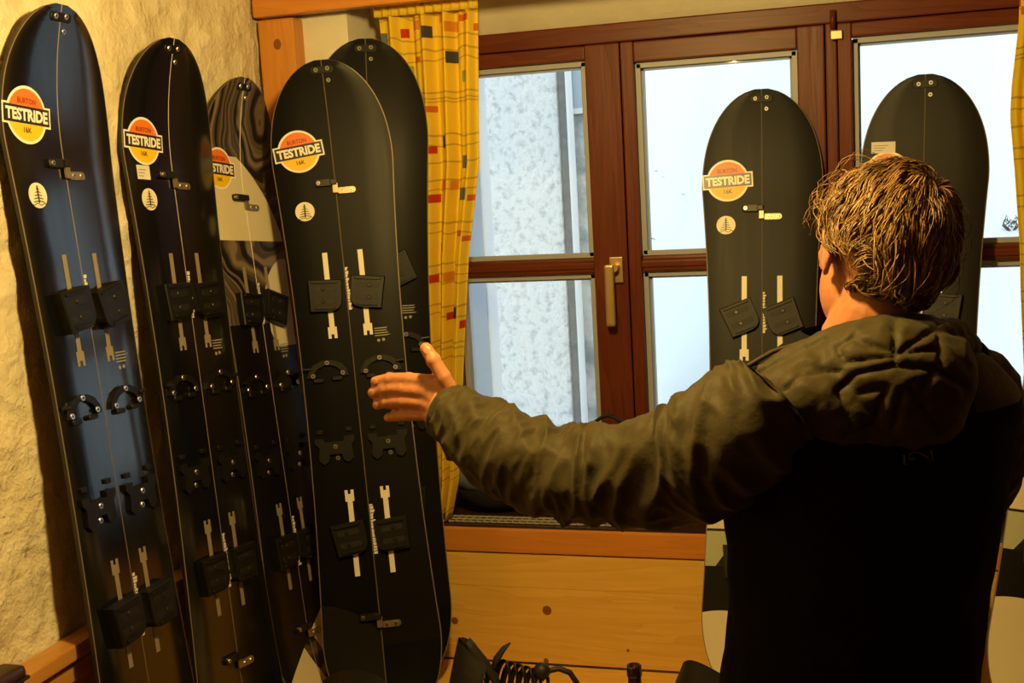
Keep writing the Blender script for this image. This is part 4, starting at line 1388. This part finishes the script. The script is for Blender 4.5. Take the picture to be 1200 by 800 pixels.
hb.ball(rel(px(958, 472, 1.575)), (.060, .040, .040), 0, 24, 16, rw @ Matrix.Rotation(.45, 3, 'Y'))
hb.ball(rel(px(1085, 478, 1.60)), (.052, .05, .05), 0, 24, 16, rw)
hb.ball(rel(px(1030, 500, 1.588)), (.080, .040, .034), 0, 24, 16, rw)
hb.ball(rel(px(978, 484, 1.575)), (.062, .040, .040), 0, 24, 16, rw @ Matrix.Rotation(.35, 3, 'Y'))
hb.ball(rel(px(940, 455, 1.615)), (.050, .04, .045), 0, 24, 16, rw)
hood = remesh(hb, 'hood', .0042, M['olive'], man, 14, .5)
QL = [((690, 190), (860, 80)), ((695, 60), (695, 230)), ((690, 228), (540, 262)), ((690, 228), (850, 242)), ((470, 155), (540, 110)), ((545, 130), (680, 172)),
      ((665, 310), (610, 450)), ((755, 310), (805, 392)), ((700, 180), (860, 165)), ((862, 60), (872, 250)), ((610, 450), (500, 495)), ((805, 392), (865, 470)),
      ((560, 335), (665, 310)), ((540, 262), (470, 330)), ((470, 155), (500, 215)), ((500, 215), (690, 190)), ((872, 250), (960, 300)), ((850, 242), (800, 330)),
      ((270, 320), (330, 260)), ((330, 260), (480, 250)), ((140, 270), (420, 120)), ((470, 330), (540, 480)), ((860, 80), (975, 110)), ((690, 470), (720, 330))]
QL = [((840 + a[0] / 3.333, 360 + a[1] / 3.333), (840 + c[0] / 3.333, 360 + c[1] / 3.333)) for a, c in QL]


def seg_dist(p, a, c):
    vx, vy = c[0] - a[0], c[1] - a[1]
    t = max(0, min(1, ((p[0] - a[0]) * vx + (p[1] - a[1]) * vy) / (vx * vx + vy * vy)))
    return math.hypot(p[0] - a[0] - vx * t, p[1] - a[1] - vy * t)


def quilt(co, nrm):
    w = co + MO
    q = to_px(w)
    d = min(seg_dist(q, a, c) for a, c in QL)
    puff = .0075 * (1 - math.exp(-(d / 3.6) ** 1.2)) - .006
    wr = .0026 * (1 - 2 * abs(noise.noise(w * 30))) + .0012 * noise.noise(w * 70)
    return puff + wr


displace(hood, quilt)
# collar point with the dark zip flap at the left
b = MB()
b.tube([rel(px(*q)) for q in ((846, 451, 1.665), (862, 444, 1.66), (884, 432, 1.66), (905, 424, 1.665))], [.004, .011, .013, .008], 12, 0, True, .5)
b.build('collar_flap', M['fleece'], man, True)
b = MB()
b.tube([rel(px(*q)) for q in ((848, 447, 1.655), (872, 431, 1.655), (905, 412, 1.655), (945, 400, 1.655), (985, 388, 1.66))], .0035, 10)
b.build('hood_piping', M['olive'], man, True)

# small embroidered mark below the hood, on the back surface
surf = []
for v in jb.data.vertices:
    if abs(v.co.z + MO.z - px(1075, 537, 1.6).z) < .05: surf.append(v.co.copy())


def on_back(x, y):
    o = CAM; dv = RM @ Vector(((x - CX) / FPX, -(y - CY) / FPX, -1))
    best, bd = None, 1e9
    hit, loc, nr, ix = jb.ray_cast(o - MO, dv.normalized())
    return loc + nr * .003 if hit else rel(px(x, y, 1.57))


bpy.context.view_layer.update()
mk = MB()
for st in ([(1058, 532), (1058, 543), (1063, 543)], [(1071, 537), (1064, 537), (1064, 531), (1071, 529), (1078, 531), (1087, 536)], [(1089, 526), (1092, 538), (1088, 539)]):
    mk.tube([on_back(*q) for q in st], .0009, 6)
mk.build('embroidered_mark', M['thread'], man)

# trousers and shoes
b = MB()
hipc = Vector((rel(waist).x, rel(waist).y, 0))
b.tube([hipc + Vector((0, 0, .98)), hipc + Vector((0, 0, .90)), hipc + Vector((0, 0, .82))], [.145, .160, .150], 24)
for sg, f0 in zip((-1, 1), feet):
    h0 = Vector((hipc.x, hipc.y, hipz)) + TR * (sg * .085)
    kn = (h0 + f0) * .5 + TF * .03
    b.tube([h0, h0 + Vector((0, 0, -.12)), kn, (kn + f0) * .5 - TF * .01, f0 + Vector((0, 0, .01))], [.105, .102, .078, .074, .066], 20)
tr_o = remesh(b, 'trousers', .009, M['trousers'], man, 6)
displace(tr_o, lambda co, nn: .006 * noise.noise(Vector((co.x * 8, co.y * 8, co.z * 22))))
for f0 in feet:
    b = MB()
    b.tube([f0 + Vector((0, 0, .05)), f0 + Vector((0, 0, -.02)), f0 - Vector((0, 0, .035))], [.050, .052, .044], 16)
    b.tube([f0 - TF * .05 + Vector((0, 0, -.038)), f0 + TF * .05 + Vector((0, 0, -.036)), f0 + TF * .15 + Vector((0, 0, -.044)), f0 + TF * .215 + Vector((0, 0, -.05))], [.040, .045, .042, .026], 16)
    sh = remesh(b, 'shoe', .007, M['shoe'], man, 5)
    lo = min(v.co.z for v in sh.data.vertices)
    for v in sh.data.vertices: v.co.z = max(v.co.z, .004) if lo < .004 else v.co.z - lo + .004

# ---------------------------------------------------------------- hair: a cap of tapering locks that leave the crown and fall outwards
def hair_mat():
    m, nt, N, Lk, b = new_mat('sandy_hair')
    at = N.new('ShaderNodeAttribute'); at.attribute_name = 'tone'
    rp = N.new('ShaderNodeValToRGB')
    rp.color_ramp.elements[0].color = (.040, .018, .006, 1); rp.color_ramp.elements[1].color = (.40, .23, .07, 1)
    e = rp.color_ramp.elements.new(.5); e.color = (.16, .082, .024, 1)
    Lk.new(at.outputs['Fac'], rp.inputs[0]); Lk.new(rp.outputs[0], b.inputs['Base Color'])
    b.inputs['Roughness'].default_value = .42
    b.inputs['Specular IOR Level'].default_value = .45
    return m


M['hair'] = hair_mat()
rg = random.Random(11)
# scalp ellipsoid in head space
SCo, SRa = Vector((0, -.014, .024)), Vector((.080, .098, .097))


def scalp(th, ph):
    return Vector((math.sin(th) * math.cos(ph), math.sin(th) * math.sin(ph), math.cos(th)))


CROWN = Vector((.36, -.56, .75)).normalized()       # a little right of the top, to the back
hv, hfc, tone = [], [], []


def hair_lock(start, length, width, tn, lift, swirl, seed, curl):
    """walk over the scalp from a direction on the unit sphere"""
    dcur = start.copy()
    n = 9
    pts = []
    grav = Vector((0, -.05, -1))
    for i in range(n):
        s = i / (n - 1)
        P = SCo + Vector((dcur.x * SRa.x, dcur.y * SRa.y, dcur.z * SRa.z))
        out = Vector((dcur.x / SRa.x, dcur.y / SRa.y, dcur.z / SRa.z)).normalized()
        pts.append((P + out * (lift * (.25 + .75 * math.sin(min(1, s * 1.15) * math.pi * .72)) + .004), out))
        away = (dcur - CROWN * dcur.dot(CROWN))
        if away.length < 1e-3: away = Vector((1, 0, 0))
        away.normalize()
        tw = dcur.cross(away)
        g = grav - grav.dot(dcur) * dcur
        nz = Vector((noise.noise(dcur * 2.6 + Vector((seed, 0, 0))), noise.noise(dcur * 2.6 + Vector((0, seed, 9))), noise.noise(dcur * 2.6 + Vector((4, 0, seed)))))
        step = away * .9 + tw * swirl + g * .30 + nz * .55 + tw * curl * math.sin(s * 7 + seed)
        step = (step - step.dot(dcur) * dcur).normalized()
        dcur = (dcur + step * (length / .09 / n)).normalized()
    b0 = len(hv)
    sg = 5
    for i, (P, out) in enumerate(pts):
        s = i / (n - 1)
        t = (pts[min(i + 1, n - 1)][0] - pts[max(i - 1, 0)][0]).normalized()
        sd = t.cross(out).normalized()
        w = width * (1 - s ** 1.8) * (.55 + .9 * min(1, s * 4)) * .7 + .0003
        for k in range(sg):
            a = 2 * math.pi * k / sg
            q = P + sd * (math.cos(a) * w) + out * (math.sin(a) * w * .45)
            hv.append(rel(HC) + HB @ q)
            tone.append(min(1, max(0, tn + .12 * (s - .5))))
    for i in range(n - 1):
        for k in range(sg):
            hfc.append((b0 + i * sg + k, b0 + i * sg + (k + 1) % sg, b0 + (i + 1) * sg + (k + 1) % sg, b0 + (i + 1) * sg + k))


def hairy(v):
    """where hair grows on the unit scalp sphere"""
    if v.y > .62 and v.z < .45: return False          # face
    if v.z < -.80: return False
    if v.z < -.55 and v.y > -.15: return False        # below the ears
    if abs(v.x) > .62 and -.52 < v.y < .5 and v.z < .10: return False   # round the ears
    if v.y > .25 and v.z < -.05: return False
    return True


cnt = 0
while cnt < 7000:
    v = Vector((rg.gauss(0, 1), rg.gauss(0, 1), rg.gauss(0, 1))).normalized()
    if not hairy(v): continue
    cl = noise.noise(v * 5.0)
    tn = .42 + .55 * noise.noise(v * 9 + Vector((3, 1, 7))) + rg.uniform(-.22, .25)
    hair_lock(v, rg.uniform(.035, .058), rg.uniform(.0010, .0024), tn, .012 + .009 * cl + rg.uniform(0, .005), .35, 2.0 + .6 * cl, rg.uniform(-.35, .35))
    cnt += 1
for k in range(160):       # stray wisps, mostly towards his left and the nape
    v = Vector((rg.uniform(-1, -.1) if k % 3 else rg.uniform(-.3, 1), rg.uniform(-1, .5), rg.uniform(-.4, .9))).normalized()
    if hairy(v): hair_lock(v, rg.uniform(.05, .075), .0009, rg.uniform(.3, .9), .026 + rg.uniform(0, .012), .2, rg.uniform(0, 9), rg.uniform(-.6, .6))
ho = mesh_obj('hair', hv, hfc, M['hair'], man, True)
at = ho.data.attributes.new('tone', 'FLOAT', 'POINT')
at.data.foreach_set('value', tone)
tag(ho, kind='stuff')
# scalp cap under the locks so no skin shines through
cv, cf = [], []
nu_, nv_ = 48, 32
for j in range(nv_ + 1):
    for i in range(nu_):
        v = scalp(math.pi * j / nv_, 2 * math.pi * i / nu_)
        inside = hairy(v)
        k = 1.035 if inside else .93
        cv.append(hp(*(SCo + Vector((v.x * SRa.x * k, v.y * SRa.y * k, v.z * SRa.z * k)))))
for j in range(nv_):
    for i in range(nu_):
        cf.append((j * nu_ + i, (j + 1) * nu_ + i, (j + 1) * nu_ + (i + 1) % nu_, j * nu_ + (i + 1) % nu_))
cap = mesh_obj('hair_base', cv, cf, M['hair'], man, True)
at = cap.data.attributes.new('tone', 'FLOAT', 'POINT')
at.data.foreach_set('value', [.12] * len(cv))
# ------------------------------------------------------------------ bag on the sill
M['bag'] = mat('black_nylon', (.014, .014, .016), .6, 0, .3, .002, 60, .2)
M['bag_navy'] = mat('navy_nylon', (.09, .12, .22), .5, 0, .35, .002, 60, .15)
bag = empty('backpack', (-.72, 3.03, .843))
tag(bag, 'black and navy backpack lying on the window sill', 'backpack')
bo_ = Vector(bag.location)
b = MB()
for (x, z, rx, rz) in ((-.97, .905, .12, .055), (-.80, .925, .16, .075), (-.635, .975, .12, .118), (-.47, .92, .12, .07)):
    b.ball(Vector((x, 3.045, z)) - bo_, (rx, .060, rz), 0, 24, 16)
bb = remesh(b, 'bag_body', .008, M['bag'], bag, 8)
displace(bb, lambda co, nn: .009 * noise.noise(co * 14))
lo = min(v.co.z for v in bb.data.vertices)
for v in bb.data.vertices: v.co.z = max(v.co.z, .0012)
b = MB()
b.ball(Vector((-1.01, 3.02, .945)) - bo_, (.085, .048, .042), 0, 20, 12)
b.ball(Vector((-.93, 3.02, .935)) - bo_, (.075, .048, .036), 0, 20, 12)
nb = remesh(b, 'front_pocket', .007, M['bag_navy'], bag, 8)
displace(nb, lambda co, nn: .005 * noise.noise(co * 20))
b = MB()
b.tube([Vector(q) - bo_ for q in spline([(-.72, 3.02, 1.045), (-.68, 3.01, 1.095), (-.635, 3.01, 1.120), (-.59, 3.01, 1.095), (-.555, 3.02, 1.045)], 24)], .012, 10, 0, True, .4)
b.build('grab_handle', M['bag'], bag, True)
b = MB()
b.tube([Vector(q) - bo_ for q in spline([(-.60, 3.00, 1.04), (-.56, 2.99, 1.09), (-.50, 2.99, 1.06), (-.44, 3.0, .98)], 24)], .016, 10, 0, True, .35)
b.build('shoulder_strap', M['bag'], bag, True)

# ------------------------------------------------------------------ bindings on the bench
M['binding'] = mat('binding_black', (.016, .015, .014), .5, 0, .4, .0008, 120)
M['strap_pad'] = mat('strap_pad', (.022, .019, .017), .65, 0, .3, .0012, 90)


def binding(loc, rz, label, hb_tilt=0.0, scale=1.0, emblem=False):
    root = empty('snowboard_binding', loc)
    root.rotation_euler = (0, 0, rz)
    root.scale = (scale,) * 3
    tag(root, label, 'binding')
    # baseplate: toe at -y, heel at +y
    b = MB(); b.prism(rrect(.105, .24, .03, 6), .004, .020, 0, .003); b.build('baseplate', M['binding'], root)
    b = MB(); b.prism(rrect(.085, .08, .012), .019, .030, 0, .003, (0, -.075)); b.build('toe_ramp', M['strap_pad'], root)
    d = MB(); d.prism(disc(.045, 24), .019, .024, 0, .002); d.build('disc', M['puck_grey'], root)
    for sg in (-1, 1):
        b = MB(); b.box((sg * .052 - .005, -.10, .006), (sg * .052 + .005, .10, .062), 0, .004); b.build('side_rail', M['binding'], root)
    b = MB(); b.tube(spline([(-.052, .06, .05), (-.056, .10, .085), (-.045, .135, .11), (0, .15, .118), (.045, .135, .11), (.056, .10, .085), (.052, .06, .05)], 28), .009, 10); b.build('heel_hoop', M['dark_metal'], root, True)
    # highback: curved shell
    vs, fs = [], []
    nu, nv = 18, 18
    for layer in (0, 1):
        for j in range(nv + 1):
            t = j / nv
            w = .050 + .022 * math.sin(t * math.pi * .75) - .020 * max(0, t - .75) * 4 * .5
            z = .07 + .235 * t
            for i in range(nu + 1):
                a = (i / nu - .5) * 2
                ztop = -.035 * a * a * t * t
                y = .135 - .035 * a * a - hb_tilt * t * .08 - .012 * t + (.006 if layer else 0)
                vs.append((a * w, y, z + ztop))
    L_ = (nu + 1) * (nv + 1)
    for j in range(nv):
        for i in range(nu):
            q = j * (nu + 1) + i
            if 6 <= i <= 11 and 5 <= j <= 10: continue
            fs.append((q, q + 1, q + nu + 2, q + nu + 1)); fs.append((L_ + q, L_ + q + nu + 1, L_ + q + nu + 2, L_ + q + 1))
    hbk = mesh_obj('highback', vs, fs, M['binding'], root, True)
    if emblem:
      b = MB(); b.prism(disc(.020, 24), 0, .004, 0, .001); em = b.build('round_emblem', M['strap_pad'], hbk)
      em.rotation_euler = (math.radians(-90 + 6), 0, 0); em.location = (0, .128 - hb_tilt * .05, .255)
      em2 = MB(); em2.tube([(.018 * math.cos(t * math.pi / 12), .018 * math.sin(t * math.pi / 12), .0045) for t in range(25)], .0012, 6); e2 = em2.build('emblem_ring', M['white_print'], hbk)
      e2.rotation_euler = em.rotation_euler; e2.location = em.location
    # ankle strap arching over, toe strap, ladders and buckles
    for nm, y0, zt, r in (('ankle_strap', .035, .17, .030), ('toe_strap', -.105, .095, .022)):
        pts = spline([(-.057, y0 + .03, .055), (-.064, y0, zt * .66), (-.038, y0 - .02, zt * .95), (0, y0 - .026, zt), (.040, y0 - .02, zt * .93), (.066, y0, zt * .62)], 30)
        b = MB(); b.tube(pts, [r * (.45 + .55 * math.sin(math.pi * min(1, k / 20))) for k in range(30)], 12, 0, True, .32, (0, 0, 1)); b.build(nm, M['strap_pad'], root, True)
        lad = spline([(.064, y0 + .03, .05), (.078, y0 + .01, zt * .5), (.074, y0 - .005, zt * .78), (.062, y0 - .012, zt * 1.05), (.07, y0 - .02, zt * 1.25)], 30)
        b = MB(); b.tube(lad, .008, 8, 0, True, .3)
        lo_ = b.build('ladder', M['black_plastic'], root, True)
        for k in range(4, 28, 2):
            q = Vector(lad[k]); rb = MB(); rb.box(q + Vector((-.004, -.008, -.0015)), q + Vector((.004, .008, .0015)), 0, .001); rb.build('ladder_tooth', M['black_plastic'], lo_)
        b = MB(); b.box((.052, y0 - .022, zt * .74), (.080, y0 + .016, zt * .74 + .022), 0, .005); bk_ = b.build('buckle', M['binding'], root)
        b = MB(); b.box((.060, y0 - .012, zt * .74 + .02), (.074, y0 + .050, zt * .74 + .028), 0, .003); b.build('buckle_lever', M['dark_metal'], bk_)
    return root


binding((-1.03, 2.20, SEAT + .001), math.radians(196), 'black snowboard binding with round emblem in front of the corner snowboards', 0, 1.1, True)
bB = binding((-.735, 2.28, SEAT + .001), math.radians(118), 'black snowboard binding with coiled ratchet straps beside the dark bottle', .6, 1.12)
binding((-.262, 2.32, SEAT + .001), math.radians(150), "black snowboard binding half hidden behind the man's waist", .3, 1.08)

# loose ratchet ladders, a dial and a hoop strap standing up from the second binding
bpy.context.view_layer.update()
IB = bB.matrix_world.inverted()
Lp = lambda x, y, d: IB @ px(x, y, d)
for k in range(6):
    x0 = 584 + k * 9
    b = MB()
    arc = []
    for t in range(19):
        a = math.pi * (t / 18)
        arc.append(Lp(x0 + 4 + 9 * math.cos(a) * (-1) + 3 * math.sin(a), 812 - (38 - 2.5 * k) * math.sin(a) ** .8, 2.50 + .02 * math.cos(a)))
    b.tube(arc, .0062, 8, 0, True, .45)
    lo_ = b.build('strap_coil', M['black_plastic'], bB, True)
b = MB(); b.ball(Lp(635, 786, 2.48), .016, 0, 16, 12); b.build('dial', M['binding'], bB, True)
b = MB(); b.tube([Lp(*q) for q in ((634, 796, 2.48), (642, 786, 2.48), (655, 783, 2.48), (668, 788, 2.48), (676, 800, 2.48), (679, 815, 2.48))], .0055, 10); b.build('hoop_strap', M['binding'], bB, True)
b = MB(); b.tube([Lp(*q) for q in ((548, 750, 2.47), (553, 758, 2.47), (566, 774, 2.47), (580, 795, 2.47), (584, 812, 2.47))], [.010, .013, .013, .013, .012], 12, 0, True, .6); b.build('strap_end', M['strap_pad'], bB, True)
b = MB(); b.tube([Lp(*q) for q in ((598, 753, 2.48), (590, 760, 2.48), (582, 772, 2.48), (577, 786, 2.48))], [.003, .010, .013, .010], 10, 0, True, .45); b.build('strap_tab', M['strap_pad'], bB, True)

# ------------------------------------------------------------------ bottle
M['bottle'] = mat('brown_bottle_glass', (.020, .007, .003), .08, 0, .6)
bt = empty('bottle', (-.452, 2.288, SEAT + .001))
tag(bt, 'dark brown glass bottle standing on the pine bench', 'bottle')
b = MB(); b.lathe([(0, 0), (.028, 0), (.0305, .004), (.0305, .150), (.028, .170), (.017, .205), (.0145, .225), (.0140, .262)], 28); b.build('glass_body', M['bottle'], bt, True)
b = MB(); b.lathe([(.0140, .262), (.0160, .264), (.0160, .276), (.0150, .279), (.0150, .286), (.0115, .287), (.0115, .270), (0, .268)], 28); b.build('lip', M['bottle'], bt, True)

# ------------------------------------------------------------------ dark object at the edge of the wall bench's rail
M['leather'] = mat('dark_brown_leather', (.040, .014, .006), .4, 0, .5, .001, 60)
p0 = px(2, 783, 1.74)
ob = empty('leather_case', (XL + .07, 1.635, .926))
tag(ob, 'dark brown rounded leather case lying on the wall bench rail', 'case')
b = MB(); b.box((-.055, -.125, .001), (.0, .030, .030), 0, .012); b.build('case_body', M['leather'], ob, True)
b = MB(); b.box((-.057, -.127, .001), (.002, .033, .008), 0, .004); b.build('case_rim', M['black_plastic'], ob, True)
